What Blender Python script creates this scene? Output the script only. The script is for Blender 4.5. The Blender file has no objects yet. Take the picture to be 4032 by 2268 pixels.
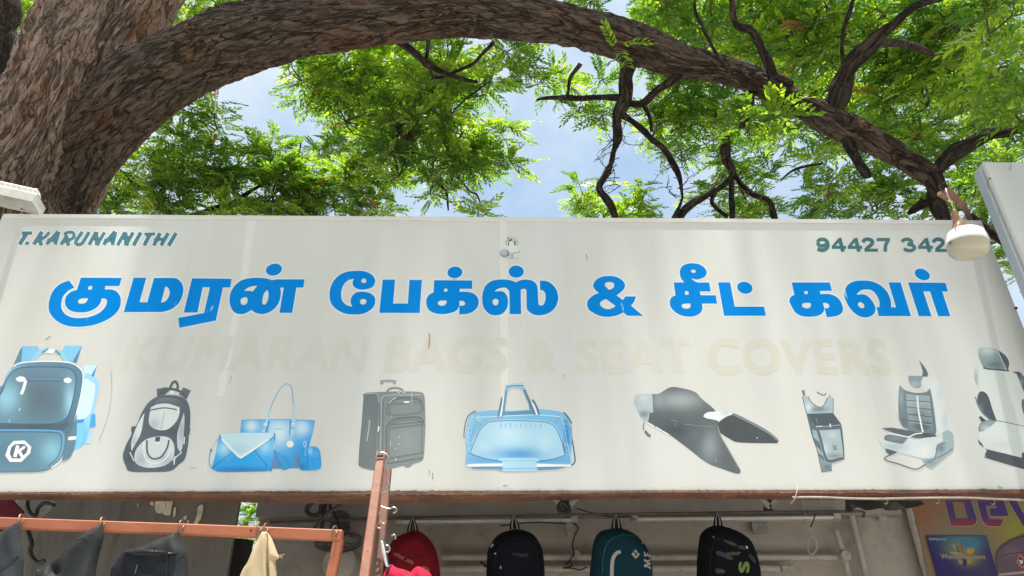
import bpy, math, random
import numpy as np
from mathutils import Vector, Matrix
from mathutils.geometry import delaunay_2d_cdt

# ------------------------------------------------------------------ camera, sky, sun, exposure
scene = bpy.context.scene
COL = scene.collection
random.seed(7)
RNG = np.random.default_rng(11)

FOCAL, CX, CY = 2900.0, 2016.0, 1134.0      # focal length and centre of the 4032 x 2268 photograph
EYE = np.array((0.0, 0.0, 1.6))
_up = np.array((-50.0, 5079.0, -2900.0)); _up /= np.linalg.norm(_up)
_hx = np.array((115856.0, -439.0, -2900.0)); _hx -= _up * _hx.dot(_up); _hx /= np.linalg.norm(_hx)
_fw = np.cross(_up, _hx)
ROT = np.array((_hx, _fw, _up))             # camera axes -> world axes (X along the sign, Z up)

cam_data = bpy.data.cameras.new('camera')
cam_data.sensor_fit = 'HORIZONTAL'; cam_data.sensor_width = 36.0
cam_data.lens = 36.0 * FOCAL / 4032.0
cam_data.clip_start = 0.05; cam_data.clip_end = 3000
cam = bpy.data.objects.new('camera', cam_data); COL.objects.link(cam)
m4 = Matrix.Identity(4)
for i in range(3):
    for j in range(3):
        m4[i][j] = ROT[i][j]
    m4[i][3] = EYE[i]
cam.matrix_world = m4
scene.camera = cam

SUN_EL, SUN_AZ = math.radians(82), math.radians(172)    # azimuth from +Y towards +X: behind the sign
world = bpy.data.worlds.new('World'); scene.world = world
world.use_nodes = True
wn, wl = world.node_tree.nodes, world.node_tree.links
bg = wn['Background']; bg.inputs['Strength'].default_value = 0.118
sky = wn.new('ShaderNodeTexSky'); sky.sky_type = 'NISHITA'; sky.sun_disc = False
sky.sun_elevation = SUN_EL; sky.sun_rotation = SUN_AZ
sky.air_density = 1.0; sky.dust_density = 1.6; sky.ozone_density = 1.0
wtc = wn.new('ShaderNodeTexCoord'); wno = wn.new('ShaderNodeTexNoise')
wno.inputs['Scale'].default_value = 3.4; wno.inputs['Detail'].default_value = 6; wno.inputs['Roughness'].default_value = 0.6
wrp = wn.new('ShaderNodeValToRGB')
wrp.color_ramp.elements[0].position = 0.36; wrp.color_ramp.elements[0].color = (0, 0, 0, 1)
wrp.color_ramp.elements[1].position = 0.62; wrp.color_ramp.elements[1].color = (0.95, 0.95, 0.95, 1)
wmx = wn.new('ShaderNodeMix'); wmx.data_type = 'RGBA'
wmx.inputs[7].default_value = (3.9, 4.42, 4.95, 1)
wl.new(wtc.outputs['Generated'], wno.inputs['Vector'])
wl.new(wno.outputs['Fac'], wrp.inputs['Fac'])
wl.new(wrp.outputs['Color'], wmx.inputs[0])
wm0 = wn.new('ShaderNodeMix'); wm0.data_type = 'RGBA'; wm0.inputs[0].default_value = 0.7; wm0.inputs[7].default_value = (2.55, 3.58, 4.8, 1)   # thin high haze over the whole sky
wl.new(sky.outputs['Color'], wm0.inputs[6]); wl.new(wm0.outputs[2], wmx.inputs[6])
wl.new(wmx.outputs[2], bg.inputs['Color'])

sun_data = bpy.data.lights.new('sun', 'SUN'); sun_data.energy = 5.0
sun_data.angle = math.radians(0.55); sun_data.color = (1.0, 0.95, 0.86)
sun = bpy.data.objects.new('sun', sun_data); COL.objects.link(sun)
_sd = Vector((math.sin(SUN_AZ) * math.cos(SUN_EL), math.cos(SUN_AZ) * math.cos(SUN_EL), math.sin(SUN_EL)))
sun.rotation_euler = _sd.to_track_quat('Z', 'Y').to_euler()
sun.location = (0, 0, 30)

scene.view_settings.view_transform = 'Standard'; scene.view_settings.look = 'None'
scene.view_settings.gamma = 1.0; scene.view_settings.exposure = 0.78
scene.cycles.use_denoising = True
scene.cycles.max_bounces = 8; scene.cycles.diffuse_bounces = 5; scene.cycles.transmission_bounces = 6
scene.cycles.sample_clamp_indirect = 8.0

# ------------------------------------------------------------------ helpers: geometry from sight lines
def ray(px, py):
    return ROT @ np.array(((px - CX) / FOCAL, -(py - CY) / FOCAL, -1.0))
def at_z(px, py, zc):
    return EYE + ray(px, py) * zc
def at_y(px, py, y):
    d = ray(px, py)
    return EYE + d * (y / d[1])
def depth_of(p):
    return float(-(ROT.T @ (np.asarray(p, float) - EYE))[2])
def on_plane(pts, y):
    pts = np.asarray(pts, float)
    d = (ROT @ np.stack(((pts[:, 0] - CX) / FOCAL, -(pts[:, 1] - CY) / FOCAL, -np.ones(len(pts))))).T
    return EYE + d * (np.broadcast_to(y, (len(pts),)) / d[:, 1])[:, None]

def srgb(c):
    c = np.asarray(c, float) / 255.0
    return np.where(c <= 0.04045, c / 12.92, ((c + 0.055) / 1.055) ** 2.4)

# ------------------------------------------------------------------ helpers: objects
def empty(name, loc, label, cat, group=None, kind=None):
    o = bpy.data.objects.new(name, None); COL.objects.link(o)
    o.location = Vector([float(v) for v in loc]); o.empty_display_size = 0.1
    if label: o['label'] = label
    if cat: o['category'] = cat
    if group: o['group'] = group
    if kind: o['kind'] = kind
    return o
def tag(o, label=None, cat=None, group=None, kind=None):
    if label: o['label'] = label
    if cat: o['category'] = cat
    if group: o['group'] = group
    if kind: o['kind'] = kind
    return o
def origin_of(o):
    p = Vector((0, 0, 0))
    while o is not None:
        p += o.location; o = o.parent
    return np.array(p)

class MB:
    """collects vertices and faces in world space, links them as one mesh object"""
    def __init__(s):
        s.v = []; s.f = []; s.c = []; s.a = []; s.n = 0
    def add(s, v, f, col=None, att=None):
        v = np.asarray(v, float)
        s.v.append(v); s.f += [tuple(int(i) + s.n for i in q) for q in f]
        if col is not None: s.c.append(np.broadcast_to(np.asarray(col, float), (len(v), 3)))
        if att is not None: s.a.append(np.asarray(att, float))
        s.n += len(v)
        return s
    def box(s, c, d, rot=None, bev=0.0):
        c = np.asarray(c, float); h = np.asarray(d, float) / 2
        if bev > 0:
            bev = min(bev, min(h) * 0.45); vs = []
            idx = {}
            for sx in (-1, 1):
                for sy in (-1, 1):
                    for sz in (-1, 1):
                        for ax in range(3):
                            e = np.array((sx, sy, sz)) * (h - bev); e[ax] = (sx, sy, sz)[ax] * h[ax]
                            idx[(sx, sy, sz, ax)] = len(vs); vs.append(e)
            fs = []
            for ax in range(3):
                o1, o2 = [(1, 2), (2, 0), (0, 1)][ax]
                for sg in (-1, 1):
                    q = []
                    for (p, r) in ((-1, -1), (1, -1), (1, 1), (-1, 1)):
                        k = [0, 0, 0]; k[ax] = sg; k[o1] = p; k[o2] = r
                        q.append(idx[(*k, ax)])
                    fs.append(q if sg > 0 else q[::-1])
            for ax in range(3):
                o1, o2 = [(1, 2), (2, 0), (0, 1)][ax]
                for p in (-1, 1):
                    for r in (-1, 1):
                        ka = [0, 0, 0]; kb = [0, 0, 0]
                        ka[o1] = kb[o1] = p; ka[o2] = kb[o2] = r; ka[ax] = -1; kb[ax] = 1
                        q = [idx[(*ka, o1)], idx[(*kb, o1)], idx[(*kb, o2)], idx[(*ka, o2)]]
                        fs.append(q if p * r < 0 else q[::-1])
            for sx in (-1, 1):
                for sy in (-1, 1):
                    for sz in (-1, 1):
                        q = [idx[(sx, sy, sz, a)] for a in range(3)]
                        fs.append(q if sx * sy * sz > 0 else q[::-1])
            vs = np.array(vs)
        else:
            vs = np.array([(x, y, z) for x in (-1, 1) for y in (-1, 1) for z in (-1, 1)], float) * h
            fs = [(0, 1, 3, 2), (4, 6, 7, 5), (0, 4, 5, 1), (2, 3, 7, 6), (0, 2, 6, 4), (1, 5, 7, 3)]
        if rot is not None: vs = vs @ np.array(rot).T
        return s.add(vs + c, fs)
    def tube(s, path, rad, n=10, caps=True, square=False, sub=0, up=None, att=False):
        P = np.asarray(path, float)
        R = np.broadcast_to(np.asarray(rad, float), (len(P),)).copy()
        if sub: P, R = smooth_path(P, R, sub)
        v, fr = sweep(P, R, n, square, up)
        if square: n = 8
        m = len(P); f = []
        for i in range(m - 1):
            for j in range(n):
                k = (j + 1) % n
                f.append((i * n + j, i * n + k, (i + 1) * n + k, (i + 1) * n + j))
        if caps:
            f.append(tuple(range(n))[::-1]); f.append(tuple((m - 1) * n + j for j in range(n)))
        at = None
        if att:
            ln = np.concatenate(([0], np.cumsum(np.linalg.norm(np.diff(P, axis=0), axis=1))))
            th = np.arange(n) / n * 2 * math.pi
            at = np.stack((np.outer(R, np.cos(th)), np.outer(R, np.sin(th)), np.repeat(ln[:, None], n, 1)), -1).reshape(-1, 3)
        return s.add(v, f, att=at)
    def build(s, name, mat, parent=None, smooth=True, loc=None):
        V = np.concatenate(s.v) if s.v else np.zeros((0, 3))
        me = bpy.data.meshes.new(name)
        o = bpy.data.objects.new(name, me); COL.objects.link(o)
        base = np.zeros(3)
        if parent is not None:
            o.parent = parent; base = origin_of(parent)
        if loc is not None:
            o.location = Vector([float(a) for a in (np.asarray(loc) - base)]); base = np.asarray(loc, float)
        me.from_pydata((V - base).tolist(), [], s.f)
        if s.c:
            ca = me.color_attributes.new('Col', 'FLOAT_COLOR', 'POINT')
            C = np.concatenate(s.c); C = np.concatenate((C, np.ones((len(C), 1))), 1)
            ca.data.foreach_set('color', C.astype(np.float32).ravel())
        if s.a:
            at = me.attributes.new('bark', 'FLOAT_VECTOR', 'POINT')
            at.data.foreach_set('vector', np.concatenate(s.a).astype(np.float32).ravel())
        me.polygons.foreach_set('use_smooth', np.full(len(me.polygons), smooth))
        if mat is not None:
            for mm in (mat if isinstance(mat, (list, tuple)) else [mat]): me.materials.append(mm)
        if smooth == 'auto' or smooth is True:
            try: me.set_sharp_from_angle(angle=math.radians(42))
            except Exception: pass
        me.update()
        return o

def smooth_path(P, R, sub):
    P = np.asarray(P, float); out = []; rr = []
    n = len(P)
    for i in range(n - 1):
        p0, p1, p2, p3 = P[max(i - 1, 0)], P[i], P[i + 1], P[min(i + 2, n - 1)]
        for k in range(sub):
            t = k / sub
            out.append(0.5 * (2 * p1 + (p2 - p0) * t + (2 * p0 - 5 * p1 + 4 * p2 - p3) * t * t + (3 * p1 - p0 - 3 * p2 + p3) * t ** 3))
            rr.append(R[i] * (1 - t) + R[i + 1] * t)
    out.append(P[-1]); rr.append(R[-1])
    return np.array(out), np.array(rr)

def sweep(P, R, n, square=False, up=None):
    T = np.gradient(P, axis=0); T /= np.linalg.norm(T, axis=1)[:, None] + 1e-12
    ref = np.array(up if up is not None else (0.0, 1.0, 0.0), float)
    if abs(T[0].dot(ref)) > 0.9: ref = np.array((1.0, 0, 0)) if abs(T[0][0]) < 0.9 else np.array((0, 0, 1.0))
    N = ref - T[0] * ref.dot(T[0]); N /= np.linalg.norm(N)
    if square:
        b = 0.82
        prof = np.array([(1, -b), (1, b), (b, 1), (-b, 1), (-1, b), (-1, -b), (-b, -1), (b, -1)])
    else:
        th = np.arange(n) / n * 2 * math.pi
        prof = np.stack((np.cos(th), np.sin(th)), 1)
    out = []
    for i in range(len(P)):
        N = N - T[i] * N.dot(T[i]); N /= np.linalg.norm(N) + 1e-12
        B = np.cross(T[i], N)
        out.append(P[i] + R[i] * (prof[:, :1] * N + prof[:, 1:] * B))
    return np.concatenate(out), None

# ------------------------------------------------------------------ helpers: flat outlines
def parse(s, ox=0.0, oy=0.0, k=1.0):
    pts = []; cor = []
    for w in s.split():
        c = w.endswith('!'); w = w.rstrip('!')
        x, y = w.split(','); pts.append((ox + float(x) * k, oy + float(y) * k)); cor.append(c)
    return np.array(pts), cor
def curve(s, ox=0, oy=0, k=1.0, closed=True, sub=6, poly=False):
    P, C = parse(s, ox, oy, k); n = len(P); out = []
    for i in range(n if closed else n - 1):
        j = (i + 1) % n
        a, b = P[i], P[j]
        if poly or (C[i] and C[j]):
            out.append(a); continue
        p0 = a if (C[i] or (not closed and i == 0)) else P[(i - 1) % n]
        p3 = b if (C[j] or (not closed and j == n - 1)) else P[(j + 1) % n]
        for q in range(sub):
            t = q / sub
            out.append(0.5 * (2 * a + (b - p0) * t + (2 * p0 - 5 * a + 4 * b - p3) * t * t + (3 * a - p0 - 3 * b + p3) * t ** 3))
    if not closed: out.append(P[-1])
    return np.array(out)
def ellipse(cx, cy, rx, ry, rot=0, n=28):
    t = np.arange(n) / n * 2 * math.pi; r = math.radians(rot)
    x, y = rx * np.cos(t), ry * np.sin(t)
    return np.stack((cx + x * math.cos(r) - y * math.sin(r), cy + x * math.sin(r) + y * math.cos(r)), 1)
def area(P):
    x, y = P[:, 0], P[:, 1]
    return 0.5 * np.sum(x * np.roll(y, -1) - y * np.roll(x, -1))
def stroke(P, w):
    P = np.asarray(P, float)
    keep = np.concatenate(([True], np.linalg.norm(np.diff(P, axis=0), axis=1) > 1e-6)); P = P[keep]
    T = np.gradient(P, axis=0); T /= np.linalg.norm(T, axis=1)[:, None] + 1e-12
    N = np.stack((-T[:, 1], T[:, 0]), 1) * (w / 2)
    return np.concatenate((P + N, (P - N)[::-1]))
def offset(P, d):
    if area(P) < 0: P = P[::-1]
    T = np.roll(P, -1, 0) - np.roll(P, 1, 0); T /= np.linalg.norm(T, axis=1)[:, None] + 1e-12
    return P + np.stack((T[:, 1], -T[:, 0]), 1) * d
def winding(q, paths):
    w = np.zeros(len(q))
    for P in paths:
        A = P; B = np.roll(P, -1, 0)
        for a, b in zip(A, B):
            up_ = (a[1] <= q[:, 1]) & (b[1] > q[:, 1]); dn = (a[1] > q[:, 1]) & (b[1] <= q[:, 1])
            if not (up_.any() or dn.any()): continue
            cr = (b[0] - a[0]) * (q[:, 1] - a[1]) - (q[:, 0] - a[0]) * (b[1] - a[1])
            w += (up_ & (cr > 0)); w -= (dn & (cr < 0))
    return w
def fill(outer, holes=(), step=0):
    """triangles of a flat outline: every outer path counts +1, every hole -1"""
    paths = [P if area(P) > 0 else P[::-1] for P in outer] + [P if area(P) < 0 else P[::-1] for P in holes]
    V = []; E = []
    for P in paths:
        n0 = len(V); V += P.tolist(); E += [(n0 + i, n0 + (i + 1) % len(P)) for i in range(len(P))]
    if step:
        A = np.concatenate(paths); lo, hi = A.min(0), A.max(0)
        gx, gy = np.meshgrid(np.arange(lo[0] + step / 2, hi[0], step), np.arange(lo[1] + step / 2, hi[1], step))
        g = np.stack((gx.ravel(), gy.ravel()), 1)
        if len(g):
            g = g[winding(g, paths) > 0]
            V += g.tolist()
    r = delaunay_2d_cdt([Vector(v) for v in V], E, [], 0, 1e-4)
    v2 = np.array([(a[0], a[1]) for a in r[0]]); tr = np.array([t for t in r[2] if len(t) == 3])
    c = v2[tr].mean(1)
    tr = tr[winding(c, paths) > 0]
    return v2, tr
def edge_dist(q, paths):
    d = np.full(len(q), 1e9)
    for P in paths:
        for a, b in zip(P, np.roll(P, -1, 0)):
            ab = b - a; t = np.clip(((q - a) @ ab) / (ab @ ab + 1e-12), 0, 1)
            d = np.minimum(d, np.linalg.norm(q - (a + t[:, None] * ab), axis=1))
    return d

# ------------------------------------------------------------------ helpers: materials
def nodes_of(name):
    m = bpy.data.materials.new(name); m.use_nodes = True
    nt = m.node_tree
    return m, nt.nodes, nt.links, nt.nodes['Principled BSDF']
def material(name, col, rough=0.6, metal=0.0, spec=0.5, col2=None, nscale=8.0, lo=0.4, hi=0.65, detail=6, bump=0.0, bscale=40.0,
             stretch=(1, 1, 1), col3=None, n3=2.0, c3lo=0.55, c3hi=0.7, dist=0.004, sheen=0.0):
    m, N, L, B = nodes_of(name)
    B.inputs['Roughness'].default_value = rough; B.inputs['Metallic'].default_value = metal
    B.inputs['Specular IOR Level'].default_value = spec
    if sheen: B.inputs['Sheen Weight'].default_value = sheen
    B.inputs['Base Color'].default_value = (*col, 1)
    tc = N.new('ShaderNodeTexCoord'); mp = N.new('ShaderNodeMapping'); mp.inputs['Scale'].default_value = stretch
    L.new(tc.outputs['Object'], mp.inputs['Vector'])
    last = None
    if col2 is not None:
        no = N.new('ShaderNodeTexNoise'); no.inputs['Scale'].default_value = nscale; no.inputs['Detail'].default_value = detail
        no.inputs['Roughness'].default_value = 0.65
        L.new(mp.outputs[0], no.inputs['Vector'])
        rp = N.new('ShaderNodeValToRGB')
        rp.color_ramp.elements[0].position = lo; rp.color_ramp.elements[0].color = (*col, 1)
        rp.color_ramp.elements[1].position = hi; rp.color_ramp.elements[1].color = (*col2, 1)
        L.new(no.outputs['Fac'], rp.inputs['Fac']); last = rp.outputs['Color']
    if col3 is not None:
        no = N.new('ShaderNodeTexNoise'); no.inputs['Scale'].default_value = n3; no.inputs['Detail'].default_value = 8
        no.inputs['Roughness'].default_value = 0.7
        L.new(mp.outputs[0], no.inputs['Vector'])
        mr = N.new('ShaderNodeMapRange'); mr.inputs[1].default_value = c3lo; mr.inputs[2].default_value = c3hi
        L.new(no.outputs['Fac'], mr.inputs[0])
        mx = N.new('ShaderNodeMix'); mx.data_type = 'RGBA'
        L.new(mr.outputs[0], mx.inputs[0])
        if last: L.new(last, mx.inputs[6])
        else: mx.inputs[6].default_value = (*col, 1)
        mx.inputs[7].default_value = (*col3, 1); last = mx.outputs[2]
    if last: L.new(last, B.inputs['Base Color'])
    if bump:
        no = N.new('ShaderNodeTexNoise'); no.inputs['Scale'].default_value = bscale; no.inputs['Detail'].default_value = 5
        L.new(mp.outputs[0], no.inputs['Vector'])
        bp = N.new('ShaderNodeBump'); bp.inputs['Strength'].default_value = bump; bp.inputs['Distance'].default_value = dist
        L.new(no.outputs['Fac'], bp.inputs['Height']); L.new(bp.outputs[0], B.inputs['Normal'])
    return m
def weave(name, col, col2, scale=260, rough=0.8, bump=0.35):
    m, N, L, B = nodes_of(name)
    B.inputs['Roughness'].default_value = rough; B.inputs['Specular IOR Level'].default_value = 0.15
    tc = N.new('ShaderNodeTexCoord')
    no = N.new('ShaderNodeTexNoise'); no.inputs['Scale'].default_value = 9; no.inputs['Detail'].default_value = 6
    L.new(tc.outputs['Object'], no.inputs['Vector'])
    mx = N.new('ShaderNodeMix'); mx.data_type = 'RGBA'
    mx.inputs[6].default_value = (*col, 1); mx.inputs[7].default_value = (*col2, 1)
    L.new(no.outputs['Fac'], mx.inputs[0]); L.new(mx.outputs[2], B.inputs['Base Color'])
    vo = N.new('ShaderNodeTexVoronoi'); vo.inputs['Scale'].default_value = scale
    L.new(tc.outputs['Object'], vo.inputs['Vector'])
    ad = N.new('ShaderNodeMath'); ad.operation = 'ADD'
    n2 = N.new('ShaderNodeTexNoise'); n2.inputs['Scale'].default_value = 22; n2.inputs['Detail'].default_value = 3
    L.new(tc.outputs['Object'], n2.inputs['Vector'])
    ml = N.new('ShaderNodeMath'); ml.operation = 'MULTIPLY'; ml.inputs[1].default_value = 5.0
    L.new(n2.outputs['Fac'], ml.inputs[0])
    L.new(vo.outputs['Distance'], ad.inputs[0]); L.new(ml.outputs[0], ad.inputs[1])
    bp = N.new('ShaderNodeBump'); bp.inputs['Strength'].default_value = bump; bp.inputs['Distance'].default_value = 0.003
    L.new(ad.outputs[0], bp.inputs['Height']); L.new(bp.outputs[0], B.inputs['Normal'])
    return m
def printed(name, rough=0.42, wave=0.25, dirt=(0.55, 0.53, 0.47), amount=0.18, spec=0.4):
    """ink on a sheet: colour comes from the printed picture, with wear and grime over it"""
    m, N, L, B = nodes_of(name)
    B.inputs['Roughness'].default_value = rough; B.inputs['Specular IOR Level'].default_value = spec
    at = N.new('ShaderNodeVertexColor'); at.layer_name = 'Col'
    sheet_wear(N, L, B, at.outputs['Color'], dirt, amount, wave)
    return m
def sheet_wear(N, L, B, colour, dirt, amount, wave, scuffs=True):
    ge = N.new('ShaderNodeNewGeometry')
    mp = N.new('ShaderNodeMapping'); mp.inputs['Scale'].default_value = (1.0, 1.0, 0.32)
    L.new(ge.outputs['Position'], mp.inputs['Vector'])
    no = N.new('ShaderNodeTexNoise'); no.inputs['Scale'].default_value = 2.6; no.inputs['Detail'].default_value = 9; no.inputs['Roughness'].default_value = 0.62
    L.new(mp.outputs[0], no.inputs['Vector'])
    mr = N.new('ShaderNodeMapRange'); mr.inputs[1].default_value = 0.36; mr.inputs[2].default_value = 0.74; mr.inputs[4].default_value = amount
    L.new(no.outputs['Fac'], mr.inputs[0])
    mx = N.new('ShaderNodeMix'); mx.data_type = 'RGBA'; mx.inputs[7].default_value = (*dirt, 1)
    L.new(mr.outputs[0], mx.inputs[0]); L.new(colour, mx.inputs[6])
    # scuffs: short pale vertical nicks
    m2 = N.new('ShaderNodeMapping'); m2.inputs['Scale'].default_value = (26, 26, 5.5); m2.inputs['Rotation'].default_value = (0, 0.12, 0)
    L.new(ge.outputs['Position'], m2.inputs['Vector'])
    n2 = N.new('ShaderNodeTexNoise'); n2.inputs['Scale'].default_value = 1.0; n2.inputs['Detail'].default_value = 4; n2.inputs['Roughness'].default_value = 0.7
    L.new(m2.outputs[0], n2.inputs['Vector'])
    r2 = N.new('ShaderNodeMapRange'); r2.inputs[1].default_value = 0.685; r2.inputs[2].default_value = 0.75; r2.inputs[4].default_value = 0.55
    L.new(n2.outputs['Fac'], r2.inputs[0])
    mx2 = N.new('ShaderNodeMix'); mx2.data_type = 'RGBA'; mx2.inputs[7].default_value = (0.78, 0.79, 0.80, 1)
    L.new(r2.outputs[0], mx2.inputs[0]); L.new(mx.outputs[2], mx2.inputs[6])
    # rain streaks: long narrow grey-brown runs
    m4_ = N.new('ShaderNodeMapping'); m4_.inputs['Scale'].default_value = (11, 1, 0.55); L.new(ge.outputs['Position'], m4_.inputs['Vector'])
    n4 = N.new('ShaderNodeTexNoise'); n4.inputs['Scale'].default_value = 1.0; n4.inputs['Detail'].default_value = 6; n4.inputs['Roughness'].default_value = 0.6; L.new(m4_.outputs[0], n4.inputs['Vector'])
    r4 = N.new('ShaderNodeMapRange'); r4.inputs[1].default_value = 0.50; r4.inputs[2].default_value = 0.80; r4.inputs[4].default_value = amount * 0.4; L.new(n4.outputs['Fac'], r4.inputs[0])
    mx4 = N.new('ShaderNodeMix'); mx4.data_type = 'RGBA'; mx4.inputs[7].default_value = (dirt[0] * 0.85, dirt[1] * 0.83, dirt[2] * 0.8, 1)
    L.new(r4.outputs[0], mx4.inputs[0]); L.new(mx2.outputs[2], mx4.inputs[6]); L.new(mx4.outputs[2], B.inputs['Base Color'])
    if wave:
        m3 = N.new('ShaderNodeMapping'); m3.inputs['Scale'].default_value = (2.6, 1.0, 0.55)
        L.new(ge.outputs['Position'], m3.inputs['Vector'])
        n3 = N.new('ShaderNodeTexNoise'); n3.inputs['Scale'].default_value = 1.5; n3.inputs['Detail'].default_value = 2
        L.new(m3.outputs[0], n3.inputs['Vector'])
        bp = N.new('ShaderNodeBump'); bp.inputs['Strength'].default_value = wave; bp.inputs['Distance'].default_value = 0.06
        L.new(n3.outputs['Fac'], bp.inputs['Height']); L.new(bp.outputs[0], B.inputs['Normal'])
# ------------------------------------------------------------------ lettering set in a plain sans face
def text_mesh(body, bold=0.0, shear=0.0, space=1.0):
    """outlines of a word, merged into one flat sheet of triangles in a unit box"""
    cu = bpy.data.curves.new('lettering', 'FONT'); cu.body = body; cu.offset = bold; cu.shear = shear
    cu.space_character = space; cu.resolution_u = 4; cu.fill_mode = 'NONE'
    ob = bpy.data.objects.new('lettering', cu); COL.objects.link(ob)
    dg = bpy.context.evaluated_depsgraph_get(); dg.update()
    ev = ob.evaluated_get(dg); me = ev.to_mesh()
    v = np.array([(p.co.x, p.co.y) for p in me.vertices]); nb_ = {}
    for e in me.edges:
        p, q = e.vertices; nb_.setdefault(p, []).append(q); nb_.setdefault(q, []).append(p)
    ev.to_mesh_clear(); bpy.data.objects.remove(ob); bpy.data.curves.remove(cu)
    loops = []; seen = set()
    for st in sorted(nb_):
        if st in seen: continue
        lp = [st]; seen.add(st); cur = st
        nx = min(nb_[st], key=lambda q: (q != st + 1, q))     # follow the drawing direction
        while nx not in seen:
            lp.append(nx); seen.add(nx); c2 = [q for q in nb_[nx] if q not in seen]
            if not c2: break
            nx = c2[0]
        if len(lp) > 2: loops.append(v[lp])
    if bold:                                     # thicken: outer outlines grow, counters shrink
        sg = np.sign(area(max(loops, key=lambda l: abs(area(l)))))
        for i, P in enumerate(loops):
            T = np.roll(P, -1, 0) - np.roll(P, 1, 0); T /= np.linalg.norm(T, axis=1)[:, None] + 1e-12
            loops[i] = P + sg * bold * np.stack((T[:, 1], -T[:, 0]), 1)
    al_ = np.concatenate(loops); lo, hi = al_.min(0), al_.max(0)
    loops = [(l - lo) / (hi - lo) * 100 for l in loops]
    V = []; E = []
    for P in loops:
        n0 = len(V); V += P.tolist(); E += [(n0 + i, n0 + (i + 1) % len(P)) for i in range(len(P))]
    r = delaunay_2d_cdt([Vector(p) for p in V], E, [], 0, 1e-5)
    v2 = np.array([(p[0], p[1]) for p in r[0]]); tr = np.array([t for t in r[2] if len(t) == 3])
    tr = tr[np.abs(winding(v2[tr].mean(1), loops)) > 0.5]
    return v2 / 100, [tuple(int(i) for i in t) for t in tr]
def set_text(body, quad, bold=0.0, shear=0.0, space=1.0):
    """quad: top-left, top-right, bottom-right, bottom-left"""
    uv, f = text_mesh(body, bold, shear, space)
    tl, tr, br, bl = [np.array(q, float) for q in quad]
    u, w = uv[:, :1], uv[:, 1:]
    p = (bl * (1 - u) + br * u) * (1 - w) + (tl * (1 - u) + tr * u) * w
    return p, f

# ------------------------------------------------------------------ ground and road
M_pave = material('pavement', (0.54, 0.51, 0.47), 0.9, col2=(0.62, 0.59, 0.55), nscale=1.4, bump=0.3, bscale=30)
M_road = material('asphalt', (0.10, 0.10, 0.10), 0.85, col2=(0.15, 0.145, 0.14), nscale=3, bump=0.4, bscale=90)
M_earth = material('dusty_earth', (0.46, 0.40, 0.33), 0.95, col2=(0.54, 0.48, 0.40), nscale=0.6, bump=0.3, bscale=12)
g = MB(); g.add([(-400, -400, 0), (400, -400, 0), (400, 400, 0), (-400, 400, 0)], [(0, 1, 2, 3)])
tag(g.build('ground', M_earth, smooth=False), kind='structure')
g = MB(); g.box((0, -0.6, 0.06), (60, 6.4, 0.12), bev=0.02)
tag(g.build('pavement', M_pave, smooth=False), kind='structure')
g = MB(); g.box((0, -8.2, 0.002), (120, 8.6, 0.02))
tag(g.build('road', M_road, smooth=False), kind='structure')

# ------------------------------------------------------------------ the shop sign
D = 2.8                                       # metres from the lens to the face of the sign
tl = at_y(9, 841, D); tr = at_y(3867, 866, D)
SX0, SX1 = tl[0], tr[0]
SZ1 = (tl[2] + tr[2] + 2 * at_y(2000, 858, D)[2]) / 4
SZ0 = (at_y(1344, 1937, D)[2] + at_y(2544, 1939, D)[2]) / 2
sign = empty('shop_sign', ((SX0 + SX1) / 2, D, SZ0), 'long white signboard with large blue Tamil lettering and faded bag pictures', 'signboard')
M_sheet, N_, L_, B_ = nodes_of('sign_sheet')
B_.inputs['Roughness'].default_value = 0.34; B_.inputs['Specular IOR Level'].default_value = 0.45
rgb = N_.new('ShaderNodeRGB'); rgb.outputs[0].default_value = (0.665, 0.655, 0.635, 1)
sheet_wear(N_, L_, B_, rgb.outputs[0], (0.56, 0.53, 0.46), 0.42, 0.14)
pb = MB(); pb.box(((SX0 + SX1) / 2, D + 0.03, (SZ0 + SZ1) / 2), (SX1 - SX0, 0.06, SZ1 - SZ0), bev=0.006)
pb.build('panel', M_sheet, sign, smooth=False)
lip = MB(); lip.box(((SX0 + SX1) / 2, D - 0.003, SZ1 - 0.012), (SX1 - SX0 - 0.02, 0.006, 0.020), bev=0.002)
lip.build('folded_lip', M_sheet, sign, smooth=False)
for q in ("972,868! 1006,868! 968,1130 925,1330 880,1560! 852,1560! 898,1330 942,1130", "1968,866! 1998,866! 1999,1300 2000,1560! 1972,1560! 1970,1300"):
    v, t = fill([curve(q)], step=40); p = on_plane(v, D); p[:, 1] -= 0.00013; st_ = MB(); st_.add(p, t, np.tile((0.735, 0.725, 0.70), (len(v), 1)))
    st_.build('seam_tape', printed('seam_tape', 0.3, 0.14, (0.56, 0.53, 0.46), 0.35, 0.45) if q[0] == '9' else bpy.data.materials['seam_tape'], sign, smooth=False)
# brown wooden batten with a ragged paint edge under the sheet
M_batten = material('weathered_batten', (0.065, 0.024, 0.011), 0.7, col2=(0.165, 0.060, 0.027), nscale=5, stretch=(1, 1, 14), col3=(0.10, 0.045, 0.02), n3=9,
                    c3lo=0.5, c3hi=0.7, bump=0.7, bscale=16, dist=0.006)
nb = 420
xs = np.linspace(SX0 + 0.004, SX1 - 0.004, nb); bt = MB()
rag = np.cumsum(RNG.normal(0, 1, nb)); rag -= np.linspace(rag[0], rag[-1], nb); rag = rag / (np.abs(rag).max() + 1e-6)
top = SZ0 + 0.004 + 0.003 * rag + RNG.normal(0, 0.0014, nb)
bot = SZ0 - np.interp(xs, [at_y(a_, 1950, D)[0] for a_ in (0, 700, 1344, 2000, 2544, 3100, 4032)], [0.013, 0.020, 0.028, 0.024, 0.015, 0.018, 0.024]) + 0.0015 * np.sin(xs * 3.1) + RNG.normal(0, 0.0010, nb)
fy = D - 0.008 + RNG.normal(0, 0.0012, nb)
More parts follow.
